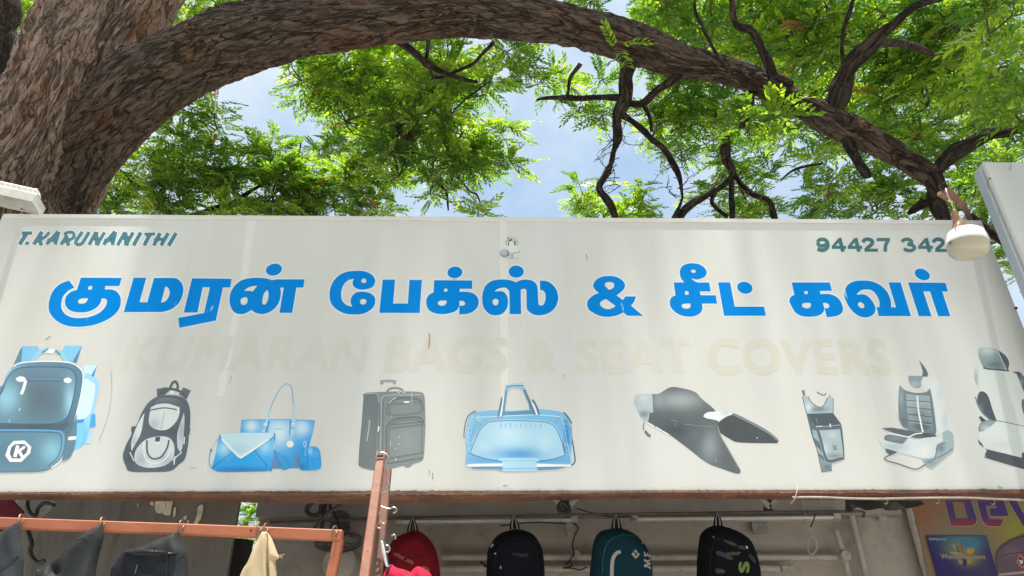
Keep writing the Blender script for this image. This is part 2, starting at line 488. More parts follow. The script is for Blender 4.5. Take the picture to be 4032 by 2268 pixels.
rows = [np.stack((xs, np.full(nb, D + 0.05), top), 1), np.stack((xs, fy, top), 1), np.stack((xs, fy - 0.003, (top + bot) / 2), 1),
        np.stack((xs, fy, bot), 1), np.stack((xs, np.full(nb, D + 0.05), bot), 1)]
bt.add(np.concatenate(rows), [(r * nb + i, r * nb + i + 1, (r + 1) * nb + i + 1, (r + 1) * nb + i) for r in range(4) for i in range(nb - 1)])
bt.build('wooden_batten', M_batten, sign, smooth=False)

K = 1.06
def alb(c): return np.minimum(srgb(c) * K, 0.86)
M_ink = printed('sign_ink', 0.42, 0.14, amount=0.10, spec=0.25)
def build_picture(name, ops, parent, plane, ox, oy, k, mat, base_off=0.0015, label=None, step=10, kk=None, dy=0.00016):
    """ops: ('f',col,path[,blobs]) fill / ('s',col,width,path) stroke / ('e',col,cx,cy,rx,ry[,rot]) disc / ('p',...) straight polygon"""
    mb = MB(); off = base_off
    for op in ops:
        col = np.array(op[1], float); blobs = ()
        if op[0] == 'f':
            P = curve(op[2], ox, oy, k); blobs = op[3] if len(op) > 3 else ()
        elif op[0] == 'p':
            P = curve(op[2], ox, oy, k, poly=True); blobs = op[3] if len(op) > 3 else ()
        elif op[0] == 's':
            P = stroke(curve(op[3], ox, oy, k, closed=False), op[2] * k)
        else:
            P = ellipse(ox + op[2] * k, oy + op[3] * k, op[4] * k, op[5] * k, op[6] if len(op) > 6 else 0)
        v, t = fill([P], step=step if blobs else 0)
        c = np.tile(srgb(col), (len(v), 1))
        for (bx, by, rx, ry, bc) in blobs:
            d2 = ((v[:, 0] - ox - bx * k) / (rx * k)) ** 2 + ((v[:, 1] - oy - by * k) / (ry * k)) ** 2
            w = np.exp(-d2 * 1.2)[:, None]
            c = c * (1 - w) + srgb(bc) * w
        c = np.minimum(c * (kk or K), 0.86)
        P3 = on_plane(v, plane); P3[:, 1] -= off * (0.25 if plane == D else 1.0)
        mb.add(P3, t, c); off += dy
    o = mb.build(name, mat, parent, smooth=False)
    if label: o['label'] = label
    return o

# --- the big blue Tamil title, drawn letter by letter
S1 = 650 / 2576.0; S2 = 750 / 2576.0
TITLE = [
 (150, 1000, S1, ["668,368! 1306,374! 1268,502! 1052,502! 1042,552! 1150,555 1230,590 1280,660 1292,730 1280,820 1230,910 1140,990 1020,1055 880,1105 740,1130 600,1138 460,1122 340,1075 240,1000 180,910 164,830 175,720 215,610 280,520 370,455 485,414! 567,524! 480,570 400,650 368,740 362,820 385,890 440,950 530,990 640,1000 760,990 880,955 980,900 1050,820 1075,745 1065,710 1035,695 994,695! 975,760 930,820 860,870 760,905 650,912 550,900 470,860 428,800 420,730 435,670 480,615 540,580 606,560!"],
  ["792,503! 849,503! 836,556! 779,556!", "780,693! 690,695 645,712 624,742 640,768 680,776 730,765 762,735"]),
 (150, 1000, S1, ["1490,372! 1690,372! 1585,753! 1704,753! 1808,374! 2120,376 2190,400 2245,460 2268,545 2255,640 2215,740 2150,815 2060,870 1960,900 1890,906 1336,908!"],
  ["1985,510! 2030,530 2055,585 2045,650 2010,715 1970,748 1921,756!"]),
 (650, 1000, S1, ["420,380! 1040,386! 1018,524! 905,524! 793,1040! 226,1154! 204,998! 608,920! 700,520! 590,520! 505,916! 291,914!"], []),
 (650, 1000, S1, ["1663,410! 1740,395! 2178,395! 2158,526! 2050,526! 1985,920! 1783,920! 1850,526! 1797,526! 1808,590 1800,680 1770,770 1720,840 1660,890 1580,930 1500,938 1430,925 1380,900 1350,872! 1300,905 1240,932 1160,938 1090,915 1040,860 1010,780 1005,700 1020,610 1060,530 1120,460 1210,405 1320,378 1450,372 1570,380 1630,395"],
  ["1438,497! 1360,505 1290,530 1235,576! 1310,575 1368,585! 1400,545", "1240,676 1275,682 1287,720 1275,770 1235,794 1195,785 1180,745 1190,700", "1592,560! 1612,600 1612,670 1595,740 1570,780 1540,788 1518,765 1525,690 1545,620"]),
 (1250, 1000, S1, ["630,262 750,275 850,325 900,400 895,460 860,515 790,545 690,557 610,540 560,500 548,450 555,415 572,388! 500,405 430,455 385,540 370,640 385,720 430,780 490,812 545,820! 520,770 518,720 540,660 590,610 660,590 740,592 830,615 890,670 903,740 885,810 840,865 770,910 680,940 560,946 430,930 320,880 230,800 195,710 188,620 205,520 260,410 350,325 470,275"],
  ["725,384 758,400 762,430 740,452 705,452 685,430 695,400", "720,704 755,715 763,745 745,780 705,790 670,770 665,735 685,710"]),
 (1250, 1000, S1, ["1017,401! 1213,401! 1183,773! 1410,773! 1436,405! 1631,405! 1596,922! 964,920!"], []),
 (1250, 1000, S1, ["1821,409! 2416,413! 2414,545! 2219,545! 2219,590! 2330,590 2430,615 2490,665 2517,735 2505,810 2465,870 2400,915 2320,938 2211,945! 2213,810! 2190,860 2130,905 2040,930 1940,940 1830,925 1750,885 1710,830 1697,750 1710,680 1750,630 1812,600!"],
  ["1977,544! 2027,544! 2023,587! 1977,587!", "2016,729! 1930,729 1890,745 1880,770 1895,795 1935,808 1980,800 2010,770", "2216,733! 2270,735 2300,755 2300,785 2275,805 2216,808!"]),
 (1800, 1000, S1, ["720,397 820,408 890,430 922,442! 980,412 1060,400 1150,410 1210,440 1245,490 1258,560 1270,770 1285,795 1315,804 1345,790 1370,740 1380,670 1370,610 1345,575 1295,562! 1290,415! 1400,425 1490,480 1550,560 1577,660 1570,740 1540,820 1480,890 1390,940 1290,958 1190,945 1115,895 1085,840 1080,580 1070,555 1040,545 1005,555 994,590 1000,940! 818,940! 814,610 800,565 760,530 700,528 630,548 583,590! 660,578 720,590 770,640 795,730 785,820 750,890 690,940 600,958 510,940 440,880 400,800 390,700 400,600 440,500 520,430 620,402"],
  ["600,700 635,715 645,750 630,790 600,802 570,790 553,750 565,715"]),
 (2250, 1000, S1, ["580,343 690,355 780,400 830,460 832,520 800,570 750,615 703,645! 800,718! 825,690 835,662! 1008,663! 990,720 965,765 930,806! 1120,965! 877,965! 808,913! 720,955 610,980 500,978 400,950 310,900 260,850 245,780 260,720 310,670 370,630 427,610! 370,560 340,510 345,460 390,400 470,358"],
  ["590,440 650,450 668,490 650,530 590,562! 545,520 520,480 540,450", "543,705! 688,813! 640,845 580,862 510,850 460,810 445,775 460,745 500,720"]),
 (2250, 1000, S1, ["1890,145 1990,160 2070,210 2110,275 2100,330 2060,370 1980,397 1920,395 1877,378! 1900,410 1970,445! 2150,445! 2174,585! 2005,585! 2015,643! 2252,645! 2274,775! 2038,775! 2045,850 2020,910 1960,955 1880,978 1790,975 1690,950 1600,890 1545,820 1530,760 1545,700 1580,665 1623,647! 1595,445! 1759,443! 1715,390 1692,320 1695,250 1730,190 1800,155"],
  ["1900,245 1930,255 1937,280 1910,297 1880,288 1867,262", "1771,583! 1824,583! 1829,636! 1777,636!", "1853,775! 1780,776 1735,785 1720,808 1740,840 1790,853 1835,845 1857,820"]),
 (2550, 1000, S1, ["1099,443! 1288,443! 1360,822! 1818,822! 1846,965! 1192,965!"], []),
 (3050, 1000, S2, ["230,385! 748,385! 776,499! 612,501! 620,542! 720,540 800,560 870,610 915,690 925,760 900,805 850,835 780,850 702,854! 675,735! 665,775 630,815 570,840 470,850 370,840 290,800 240,730 203,650 203,610 225,575 267,552!"],
  ["400,503! 443,503! 451,541! 405,541!", "486,663! 400,665 373,685 380,715 420,734 465,730 488,705", "654,663! 700,665 735,690 738,715 720,732 690,737 671,733!"]),
 (3050, 1000, S2, ["1220,360 1310,370 1400,405 1480,465 1540,545 1572,640 1576,722! 1641,721! 1540,385! 1704,384! 1845,841! 1407,841! 1378,722! 1415,718! 1418,660 1395,590 1350,520 1300,488 1240,480 1180,490 1135,520 1108,553! 1200,545 1270,580 1330,650 1363,720 1360,775 1330,825 1270,853 1200,857 1120,830 1040,760 985,680 950,600 940,530 960,460 1010,400 1100,365"],
  ["1165,654 1200,675 1213,705 1200,730 1175,733 1145,715 1127,685 1140,658"]),
 (3050, 1000, S2, ["1804,386! 2309,389! 2346,505! 2268,507! 2377,842! 2211,842! 2100,508! 2012,506! 2121,842! 1950,842!"], []),
]
DOTS = [(650, 1000, S1, 1699, 245, 127, 92, -14), (1250, 1000, S1, 2145, 288, 117, 91, -6), (1800, 1000, S1, 922, 276, 119, 95, 0),
        (2550, 1000, S1, 1517, 528, 122, 92, 14), (3050, 1000, S2, 1997, 277, 108, 72, 24)]
M_blue = printed('blue_ink', 0.5, 0.10, (0.10, 0.36, 0.62), 0.05, 0.05)
BLUE, RIM = (0, 126, 208), (214, 218, 219)
def put(mb, v, t, off, col):
    p = on_plane(v, D); p[:, 1] -= off * 0.25
    mb.add(p, t, np.tile(alb(col), (len(v), 1)))
DOT_OF = {3: 0, 6: 1, 7: 2, 10: 3, 13: 4}
for i, (ox, oy, k, outs, holes) in enumerate(TITLE):
    mb = MB(); O = [curve(s, ox, oy, k) for s in outs]; H = [curve(s, ox, oy, k) for s in holes]
    if i in DOT_OF:
        dx_, dy_, dk, cx, cy, rx, ry, ro = DOTS[DOT_OF[i]]; O.append(ellipse(dx_ + cx * dk, dy_ + cy * dk, rx * dk, ry * dk, ro, 36))
    for p in O:
        v, t = fill([offset(p, 5.0)]); put(mb, v, t, 0.0011, RIM)
    v, t = fill(O, H, step=36); put(mb, v, t, 0.0016, BLUE)
    for h in H:
        v, t = fill([h]); put(mb, v, t, 0.0014, (212, 212, 206))
    mb.build('letter', M_blue, sign, smooth=False)

# --- the owner's name, brush-drawn capitals
ST = 750 / 2576.0
NAME = [(45, "295,130 435,130"), (55, "350,150 265,285"), (55, "570,112 455,286"), (45, "670,118 600,190 522,215"), (52, "530,205 562,300"),
        (48, "780,115 630,285"), (52, "793,112 745,288"), (36, "640,224 770,222"), (42, "868,150 900,125 980,122 1003,165 965,212 890,228"), (52, "910,160 825,288"),
        (52, "905,225 928,302"), (48, "1115,112 1030,240 1040,280 1085,283 1125,250 1205,115"), (48, "1300,115 1205,290"), (54, "1302,125 1312,290"), (45, "1415,118 1315,288"),
        (48, "1550,115 1400,287"), (52, "1562,115 1520,292"), (36, "1412,228 1545,228"), (48, "1690,120 1590,294"), (54, "1698,125 1708,292"), (48, "1800,120 1705,292"),
        (52, "1905,122 1805,298"), (42, "1955,145 2098,142"), (52, "2022,160 1950,298"), (50, "2165,130 2080,300"), (50, "2275,130 2178,300"), (36, "2092,216 2232,215"),
        (52, "2382,130 2280,302")]
nm = MB(); off = 0.0013
for (w, s) in NAME:
    v, t = fill([offset(stroke(curve(s, 0, 880, ST, closed=False), w * ST), 3.0)]); put(nm, v, t, 0.0011, (226, 232, 236))
for i, (w, s) in enumerate(NAME):
    v, t = fill([stroke(curve(s, 0, 880, ST, closed=False), w * ST)]); put(nm, v, t, off + 0.00004 * i, (68, 118, 133))
v, t = fill([ellipse(368 * ST, 880 + 268 * ST, 28 * ST, 22 * ST, -30)]); put(nm, v, t, 0.0014, (68, 118, 133))
nm.build('owner_lettering', M_ink, sign, smooth=False)['label'] = 'slanted grey-teal brush capitals at the upper left of the board'

# --- the telephone number
SD = 1032 / 2576.0
NUM = []
for dx, dy in ((0, 0),):
    NUM += [(36, "548,262 562,238 592,230 625,240 642,262 622,288 590,296 560,288 548,262"), (38, "640,255 648,295 625,328 590,338 545,326")]
for dx in (0, 157):
    NUM += [(28, f"{762+dx},230 {700+dx},303"), (30, f"{686+dx},310 {828+dx},310"), (38, f"{762+dx},218 {797+dx},352")]
NUM += [(36, "993,262 1010,236 1045,230 1082,246 1080,278 1045,308 1020,334"), (30, "1008,338 1140,338"),
        (32, "1128,233 1258,233"), (36, "1243,235 1216,290 1212,352"),
        (34, "1375,255 1400,234 1440,232 1470,250 1462,272 1430,280"), (34, "1430,280 1480,290 1500,318 1470,340 1425,338 1395,322"),
        (28, "1610,232 1548,303"), (30, "1534,310 1680,310"), (38, "1612,220 1648,355"),
        (36, "1684,262 1700,238 1735,230 1774,246 1774,278 1738,310 1715,336"), (30, "1703,340 1860,340")]
for lo_, hi_ in ((0, 13), (13, 99)):
    nu = MB(); grp = [q for q in enumerate(NUM) if (float(q[1][1].split(',')[0]) < 1300) == (lo_ == 0)]
    for i, (w, s) in grp:
        v, t = fill([stroke(curve(s, 3000, 850, SD, closed=False), w * SD)]); put(nu, v, t, 0.0013 + 0.00004 * i, (54, 106, 109))
    nu.build('phone_lettering', M_ink, sign, smooth=False)['label'] = 'grey-green telephone digits at the upper right of the board' if lo_ == 0 else 'grey-green telephone digits partly hidden by the round lamp'

# --- the faded second line, almost gone
M_faded = printed('faded_ink', 0.34, 0.14, (0.56, 0.53, 0.46), 0.42, 0.45)
for body, q, c in (('KUMARAN', ((522, 1318), (1462, 1322), (1430, 1470), (466, 1469)), (203, 201, 194)),
                   ('BAGS', ((1530, 1322), (2004, 1326), (1998, 1472), (1508, 1470)), (204, 200, 192)),
                   ('&', ((2084, 1326), (2172, 1327), (2198, 1474), (2072, 1473)), (204, 200, 192)),
                   ('SEAT', ((2266, 1330), (2712, 1331), (2736, 1476), (2266, 1474)), (206, 201, 193)),
                   ('COVERS', ((2786, 1331), (3486, 1333), (3524, 1478), (2786, 1477)), (204, 199, 187))):
    gh = MB(); pw, fw_ = set_text(body, q, bold=0.04, space=1.08)
    put(gh, pw, fw_, 0.0012, c)
    gh.build('faded_word', M_faded, sign, smooth=False)['label'] = 'faint beige word faded almost to nothing under the blue line'
# --- printed pictures along the lower half of the board
W = (226, 230, 233)
def pic(label, ox, oy, k, ops, step=10):
    return build_picture('printed_picture', ops, sign, D, ox, oy, k, M_ink, label=label, step=step)
k = 800 / 1932.0
pic('printed picture of two blue school backpacks at the left end of the board', 0, 1300, k, [
 ('f', (192, 222, 238), "805,330! 925,328! 895,445! 790,445!"), ('f', (30, 130, 210), "925,335! 890,445! 860,445!"),
 ('f', (150, 205, 240), "790,450 900,455 940,500 935,600 900,760 860,900 830,1040 770,1110 695,1145! 690,1000!", [(760, 1000, 90, 120, (70, 175, 245))]),
 ('f', (205, 225, 238), "790,490 870,490 905,530 895,640 860,780 800,840 730,850!"), ('f', (30, 140, 215), "735,855! 805,845! 790,880! 730,885!"),
 ('f', (60, 160, 225), "905,795! 910,915! 850,930! 870,800!"), ('f', (120, 195, 245), "720,905! 790,905 808,950 790,1060 700,1140!"),
 ('f', (172, 206, 230), "885,960! 860,1080! 810,1080! 850,960!"),
 ('f', (120, 185, 225), "215,155! 355,152! 365,200 270,300! 125,340! 190,200!"), ('f', (82, 128, 160), "215,155! 203,300! 125,340! 190,190!"),
 ('f', (125, 190, 228), "620,148! 780,150! 730,310! 700,315! 580,215!"), ('f', (80, 125, 160), "780,150! 727,315! 690,300!"),
 ('s', (140, 195, 225), 40, "305,305 350,235 430,192 470,182"), ('s', (140, 195, 225), 40, "645,305 595,235 535,195"), ('p', W, "450,175 530,185 505,222 435,215"),
 ('s', (70, 110, 140), 12, "400,215 460,180"), ('s', (70, 110, 140), 12, "525,190 575,235"),
 ('f', (85, 124, 149), "270,305 400,297 600,300 700,320 770,370 795,440 780,580 740,760 690,960 640,1120 580,1240 490,1310 390,1345 200,1352 -260,1358! -260,560! 0,540 60,430 120,350 190,315", [(90, 420, 160, 120, (135, 185, 212)), (640, 900, 120, 160, (75, 108, 132))]),
 ('s', (225, 234, 240), 12, "130,345 200,312 400,297 600,302 700,322 768,372 793,440 778,580 738,760 688,960 638,1120 578,1240 490,1310"),
 ('f', (96, 135, 158), "180,365 300,350 600,355 690,385 725,450 715,570 670,760 620,850 520,890 300,895 -260,890! -260,740! 0,620 70,460 120,395", [(360, 640, 330, 290, (82, 102, 116)), (670, 680, 60, 190, (150, 195, 216)), (60, 640, 140, 160, (140, 190, 212))]),
 ('s', (60, 88, 110), 10, "0,620 70,460 120,395 180,365 300,350 600,355 690,385 725,450 715,570 670,760 620,850 520,890 300,895 0,890"),
 ('f', (72, 92, 110), "-260,897! 520,897 640,840! 650,900! 610,950! -260,945!", [(300, 920, 200, 30, (60, 78, 95))]),
 ('f', (92, 132, 153), "-260,950! 300,950 560,955 620,1000 610,1110 570,1220 480,1300 350,1335 -260,1345!", [(120, 1180, 220, 130, (82, 118, 136)), (500, 1150, 120, 130, (130, 180, 205))]),
 ('s', (95, 160, 205), 14, "0,952 300,952 545,960 600,1000 600,1100"), ('s', (62, 92, 116), 8, "0,968 300,968 535,976 585,1010 583,1110 540,1220 460,1290"),
 ('s', (95, 130, 160), 22, "240,470 620,477"), ('s', (60, 95, 125), 6, "240,476 620,483"), ('e', W, 200, 467, 46, 27), ('e', W, 645, 479, 38, 26), ('s', W, 30, "247,478 225,560 203,612"),
 ('f', (92, 126, 146), "730,800! 725,1040 680,1190 620,1240! 588,1235! 690,920!"), ('p', W, "652,1015 730,1008 724,1042 646,1048"),
 ('p', (228, 232, 236), "130,1055 235,1050 300,1110 290,1170 205,1255 95,1255 52,1195 80,1110"), ('p', (88, 98, 118), "145,1085 235,1083 268,1120 255,1165 195,1222 115,1220 95,1175 110,1115"),
 ('s', (228, 232, 236), 34, "172,1098 143,1208"), ('s', (228, 232, 236), 24, "240,1108 170,1160"), ('s', (228, 232, 236), 30, "182,1148 215,1208"),
 ('s', (225, 235, 240), 6, "195,740 185,770"), ('s', (225, 235, 240), 4, "95,850 88,880")])
pic('printed picture of a black and white backpack', 0, 1300, k, [
 ('f', (86, 95, 105), "1490,560! 1590,540! 1610,580! 1540,640! 1495,630!"), ('f', (92, 101, 110), "1745,545! 1815,575! 1775,655! 1700,610!"),
 ('s', (76, 86, 95), 24, "1612,560 1640,505 1668,490 1688,520 1690,560"), ('p', W, "1625,575 1650,575 1645,610 1620,610"),
 ('f', (85, 95, 106), "1500,630 1600,615 1700,625 1770,660 1805,750 1810,850 1805,935! 1795,1000 1790,1080 1760,1220 1700,1280 1620,1340 1450,1350 1240,1345 1195,1290 1168,1195 1200,1090 1250,990 1256,925! 1300,900 1350,780 1420,680", [(1560, 650, 160, 40, (112, 122, 130)), (1600, 960, 120, 50, (72, 82, 93)), (1240, 1200, 50, 120, (70, 78, 90))]),
 ('s', (76, 86, 96), 24, "1500,628 1580,568 1660,565 1740,600 1770,645"), ('s', (62, 70, 82), 9, "1440,690 1520,640 1620,635 1720,660 1760,710"),
 ('f', (216, 221, 225), "1375,785! 1365,850 1340,980 1290,1080 1250,1150! 1250,1060 1290,940 1340,840", [(1275, 1060, 40, 80, (180, 187, 193))]),
 ('f', (196, 201, 207), "1750,780! 1755,870 1740,1080 1720,1160! 1690,1120 1685,1000 1710,900", [(1730, 950, 20, 100, (150, 158, 168))]),
 ('f', (213, 217, 219), "1435,735! 1500,705 1600,700 1710,735! 1700,820 1660,890 1590,945 1510,950 1440,920 1415,860", [(1470, 900, 60, 70, (180, 188, 195))]),
 ('s', (88, 92, 104), 12, "1432,762 1560,740 1690,758"), ('s', (150, 155, 162), 5, "1565,780 1535,940"), ('s', (236, 238, 240), 14, "1690,745 1700,795"),
 ('f', (207, 212, 216), "1400,1035 1500,1010 1600,1020 1650,1075 1660,1150 1640,1230 1560,1290 1430,1310 1330,1290 1280,1240 1290,1150 1340,1080", [(1340, 1230, 70, 90, (170, 178, 186)), (1580, 1240, 90, 60, (175, 182, 190))]),
 ('s', (78, 84, 95), 16, "1398,1045 1400,1150 1430,1210 1480,1225 1540,1200 1590,1120 1607,1045"), ('s', (230, 233, 235), 9, "1370,1060 1372,1180 1410,1250 1490,1265 1580,1220 1630,1110"),
 ('p', (74, 82, 92), "1480,1015 1525,1015 1520,1060 1475,1060"), ('s', (236, 238, 240), 9, "1478,1060 1500,1088 1518,1060"),
 ('s', (215, 219, 223), 10, "1235,1160 1275,1245"), ('s', (215, 219, 223), 10, "1730,1160 1640,1240"), ('s', (215, 219, 223), 12, "1665,1200 1655,1280"), ('s', (215, 219, 223), 12, "1755,1015 1750,1085"),
 ('p', (84, 92, 102), "1250,920 1280,915 1275,960 1248,968"), ('p', (84, 92, 102), "1795,940 1812,938 1800,995 1790,990")])
k = 520 / 1884.0
pic('printed picture of a blue tote, an envelope clutch and a small pouch', 780, 1480, k, [
 ('f', (4, 156, 226), "620,628! 1200,620 1668,635! 1640,800! 1560,1100 1530,1320! 1060,1328! 800,1330! 600,815!", [(1150, 800, 220, 240, (203, 226, 238)), (760, 715, 110, 110, (203, 226, 238)), (1480, 740, 130, 130, (200, 224, 238)), (1100, 1270, 110, 110, (95, 130, 165)), (1440, 1230, 90, 130, (95, 125, 155))]),
 ('s', (70, 145, 200), 9, "630,632 1200,624 1660,640"),
 ('s', (122, 168, 198), 13, "975,650 1010,530 1100,300 1195,155 1268,114 1325,150 1348,270 1362,420"), ('f', (172, 206, 225), "1035,470! 1050,480! 990,690! 945,690!"), ('f', (172, 206, 225), "1352,400! 1372,400! 1390,690! 1338,690!"),
 ('f', (40, 125, 195), "1005,640! 1025,640! 985,805! 955,805!"), ('f', (170, 205, 225), "945,690! 995,690! 955,808! 905,808!"), ('f', (40, 125, 195), "1310,640! 1330,640! 1320,850! 1300,850!"), ('f', (170, 205, 225), "1325,690! 1385,690! 1362,850! 1312,850!"),
 ('s', (225, 232, 238), 14, "930,688 995,690"), ('s', (225, 232, 238), 14, "1325,684 1385,684"), ('s', (50, 100, 150), 8, "915,742 970,746"), ('s', (50, 100, 150), 8, "1318,745 1380,745"), ('s', (150, 165, 175), 8, "1080,758 1205,758"),
 ('e', (150, 175, 190), 1310, 974, 60, 56), ('e', (236, 238, 240), 1312, 972, 52, 49), ('s', (190, 205, 215), 10, "1325,860 1325,920"),
 ('f', (6, 158, 228), "310,818! 700,812 1085,815! 1105,880 1060,1200 1055,1360! 700,1370 300,1372 195,1310! 250,1120 290,900", [(370, 1040, 110, 110, (165, 214, 240)), (960, 1010, 110, 120, (150, 206, 240)), (700, 1340, 600, 45, (40, 110, 180)), (1070, 1000, 30, 160, (120, 190, 230))]),
 ('f', (190, 219, 232), "310,818! 700,812 1085,815! 1080,860 1010,920 830,1040 620,1175 580,1160 430,1010 330,890", [(600, 1050, 160, 80, (172, 208, 222))]),
 ('s', (60, 100, 160), 8, "310,830 330,890 420,990"), ('s', (60, 100, 160), 10, "1088,812 1080,862 1010,925"), ('s', (238, 240, 241), 30, "340,900 450,1020 590,1158"), ('s', (238, 240, 241), 30, "600,1165 640,1150 830,1025 1005,912"),
 ('s', (55, 110, 170), 7, "590,1180 630,1178 830,1050 1000,930"), ('s', (30, 95, 155), 8, "498,1085 205,1312"), ('s', (30, 95, 155), 8, "808,1070 1000,1305"),
 ('s', (90, 155, 205), 12, "280,910 262,925"), ('s', (150, 170, 190), 5, "250,930 205,1020"), ('s', (80, 120, 170), 22, "190,1040 180,1090"), ('s', (90, 155, 205), 11, "175,1080 158,1180 170,1270 205,1330 260,1345"),
 ('s', (60, 140, 200), 18, "1085,1060 1120,1160 1190,1310 1240,1340 1300,1300"), ('s', (60, 140, 200), 10, "1300,1290 1250,1190 1110,1090"), ('s', (200, 215, 225), 12, "1125,900 1100,960 1095,1050"),
 ('f', (10, 152, 224), "1480,1060 1530,1030 1600,1010 1690,1020 1740,1090 1755,1290 1700,1340 1480,1350 1450,1280 1455,1120", [(1600, 1075, 30, 60, (150, 205, 240)), (1490, 1300, 60, 60, (30, 110, 180))]),
 ('s', (20, 95, 160), 8, "1560,1090 1568,1240 1550,1345"), ('s', (225, 235, 240), 8, "1515,1020 1510,950 1530,935 1545,960 1530,1040"), ('s', (150, 205, 240), 8, "1530,1060 1530,1130 1555,1130")] +
 [('e', (110, 200, 245), 1630 + 27 * i, 1105 + 22 * j, 7, 7) for i in range(4) for j in range(-2, 3) if abs(i - 1.5) + abs(j) < 3], step=7)
k = 360 / 1242.0
G1, G2, G3 = (126, 132, 134), (90, 97, 100), (176, 181, 183)
pic('printed picture of a grey upright suitcase', 1380, 1460, k, [
 ('f', (150, 152, 155), "405,130! 510,120 620,128! 617,184! 582,184! 575,155! 455,155! 440,188! 405,188!"), ('s', (128, 134, 138), 28, "495,285 540,243 610,234 680,247 715,278"),
 ('f', G1, "200,305 480,285 700,280 940,290 1000,335 1015,500 1018,800 1005,1060 995,1170 960,1230 850,1270 800,1310 740,1310 720,1290 520,1340 480,1340 330,1355 170,1325 108,1285! 120,1040 150,730 175,400", [(760, 950, 250, 250, (136, 142, 144))]),
 ('f', (110, 117, 120), "195,320 350,305 385,380 375,600 350,1000 330,1355! 108,1285! 125,1040 150,730 175,400", [(240, 850, 80, 300, (118, 125, 128))]),
 ('s', G3, 9, "205,315 340,305 378,350 380,440"), ('s', G3, 10, "415,460 425,380 475,335 700,328 960,325"), ('s', G2, 8, "385,420 395,780 350,1200"), ('s', G2, 8, "445,400 440,1150"), ('s', G3, 7, "420,460 405,1080"),
 ('s', G2, 10, "490,580 510,460 560,390 700,362 900,372 970,430 990,530"), ('s', G2, 7, "525,590 545,460 590,400 700,382 900,392 950,440 965,530"), ('s', (108, 116, 120), 14, "488,575 600,605 900,575 1000,535"),
 ('s', G2, 16, "490,1200 490,800 540,700 640,648 880,628 970,660 1003,740"), ('s', G2, 7, "525,1190 525,800 570,720 660,680 860,660 940,690 970,760 965,1100"), ('s', G2, 8, "560,735 980,690"), ('s', G2, 8, "530,780 970,735"),
 ('s', G2, 8, "500,1195 1000,1108"), ('s', G2, 9, "500,1262 990,1182"), ('s', G2, 6, "560,455 740,440 950,425"),
 ('s', (168, 173, 175), 20, "262,668 250,800 222,955"), ('s', G2, 6, "275,670 262,800 240,950"), ('p', W, "722,417 805,415 798,436 735,440"), ('s', (205, 208, 210), 10, "640,285 665,315"), ('s', (205, 208, 210), 10, "680,280 745,303"),
 ('s', (205, 208, 210), 10, "522,438 575,390 620,368"), ('s', (225, 228, 230), 20, "388,755 375,825"), ('s', (225, 230, 232), 4, "836,290 832,470"), ('s', (236, 238, 240), 8, "616,1190 614,1222"), ('s', (220, 224, 226), 8, "612,1045 608,1065"), ('s', (220, 224, 226), 8, "660,990 655,1010"), ('s', (210, 214, 216), 4, "662,880 668,920")])
k = 540 / 1956.0
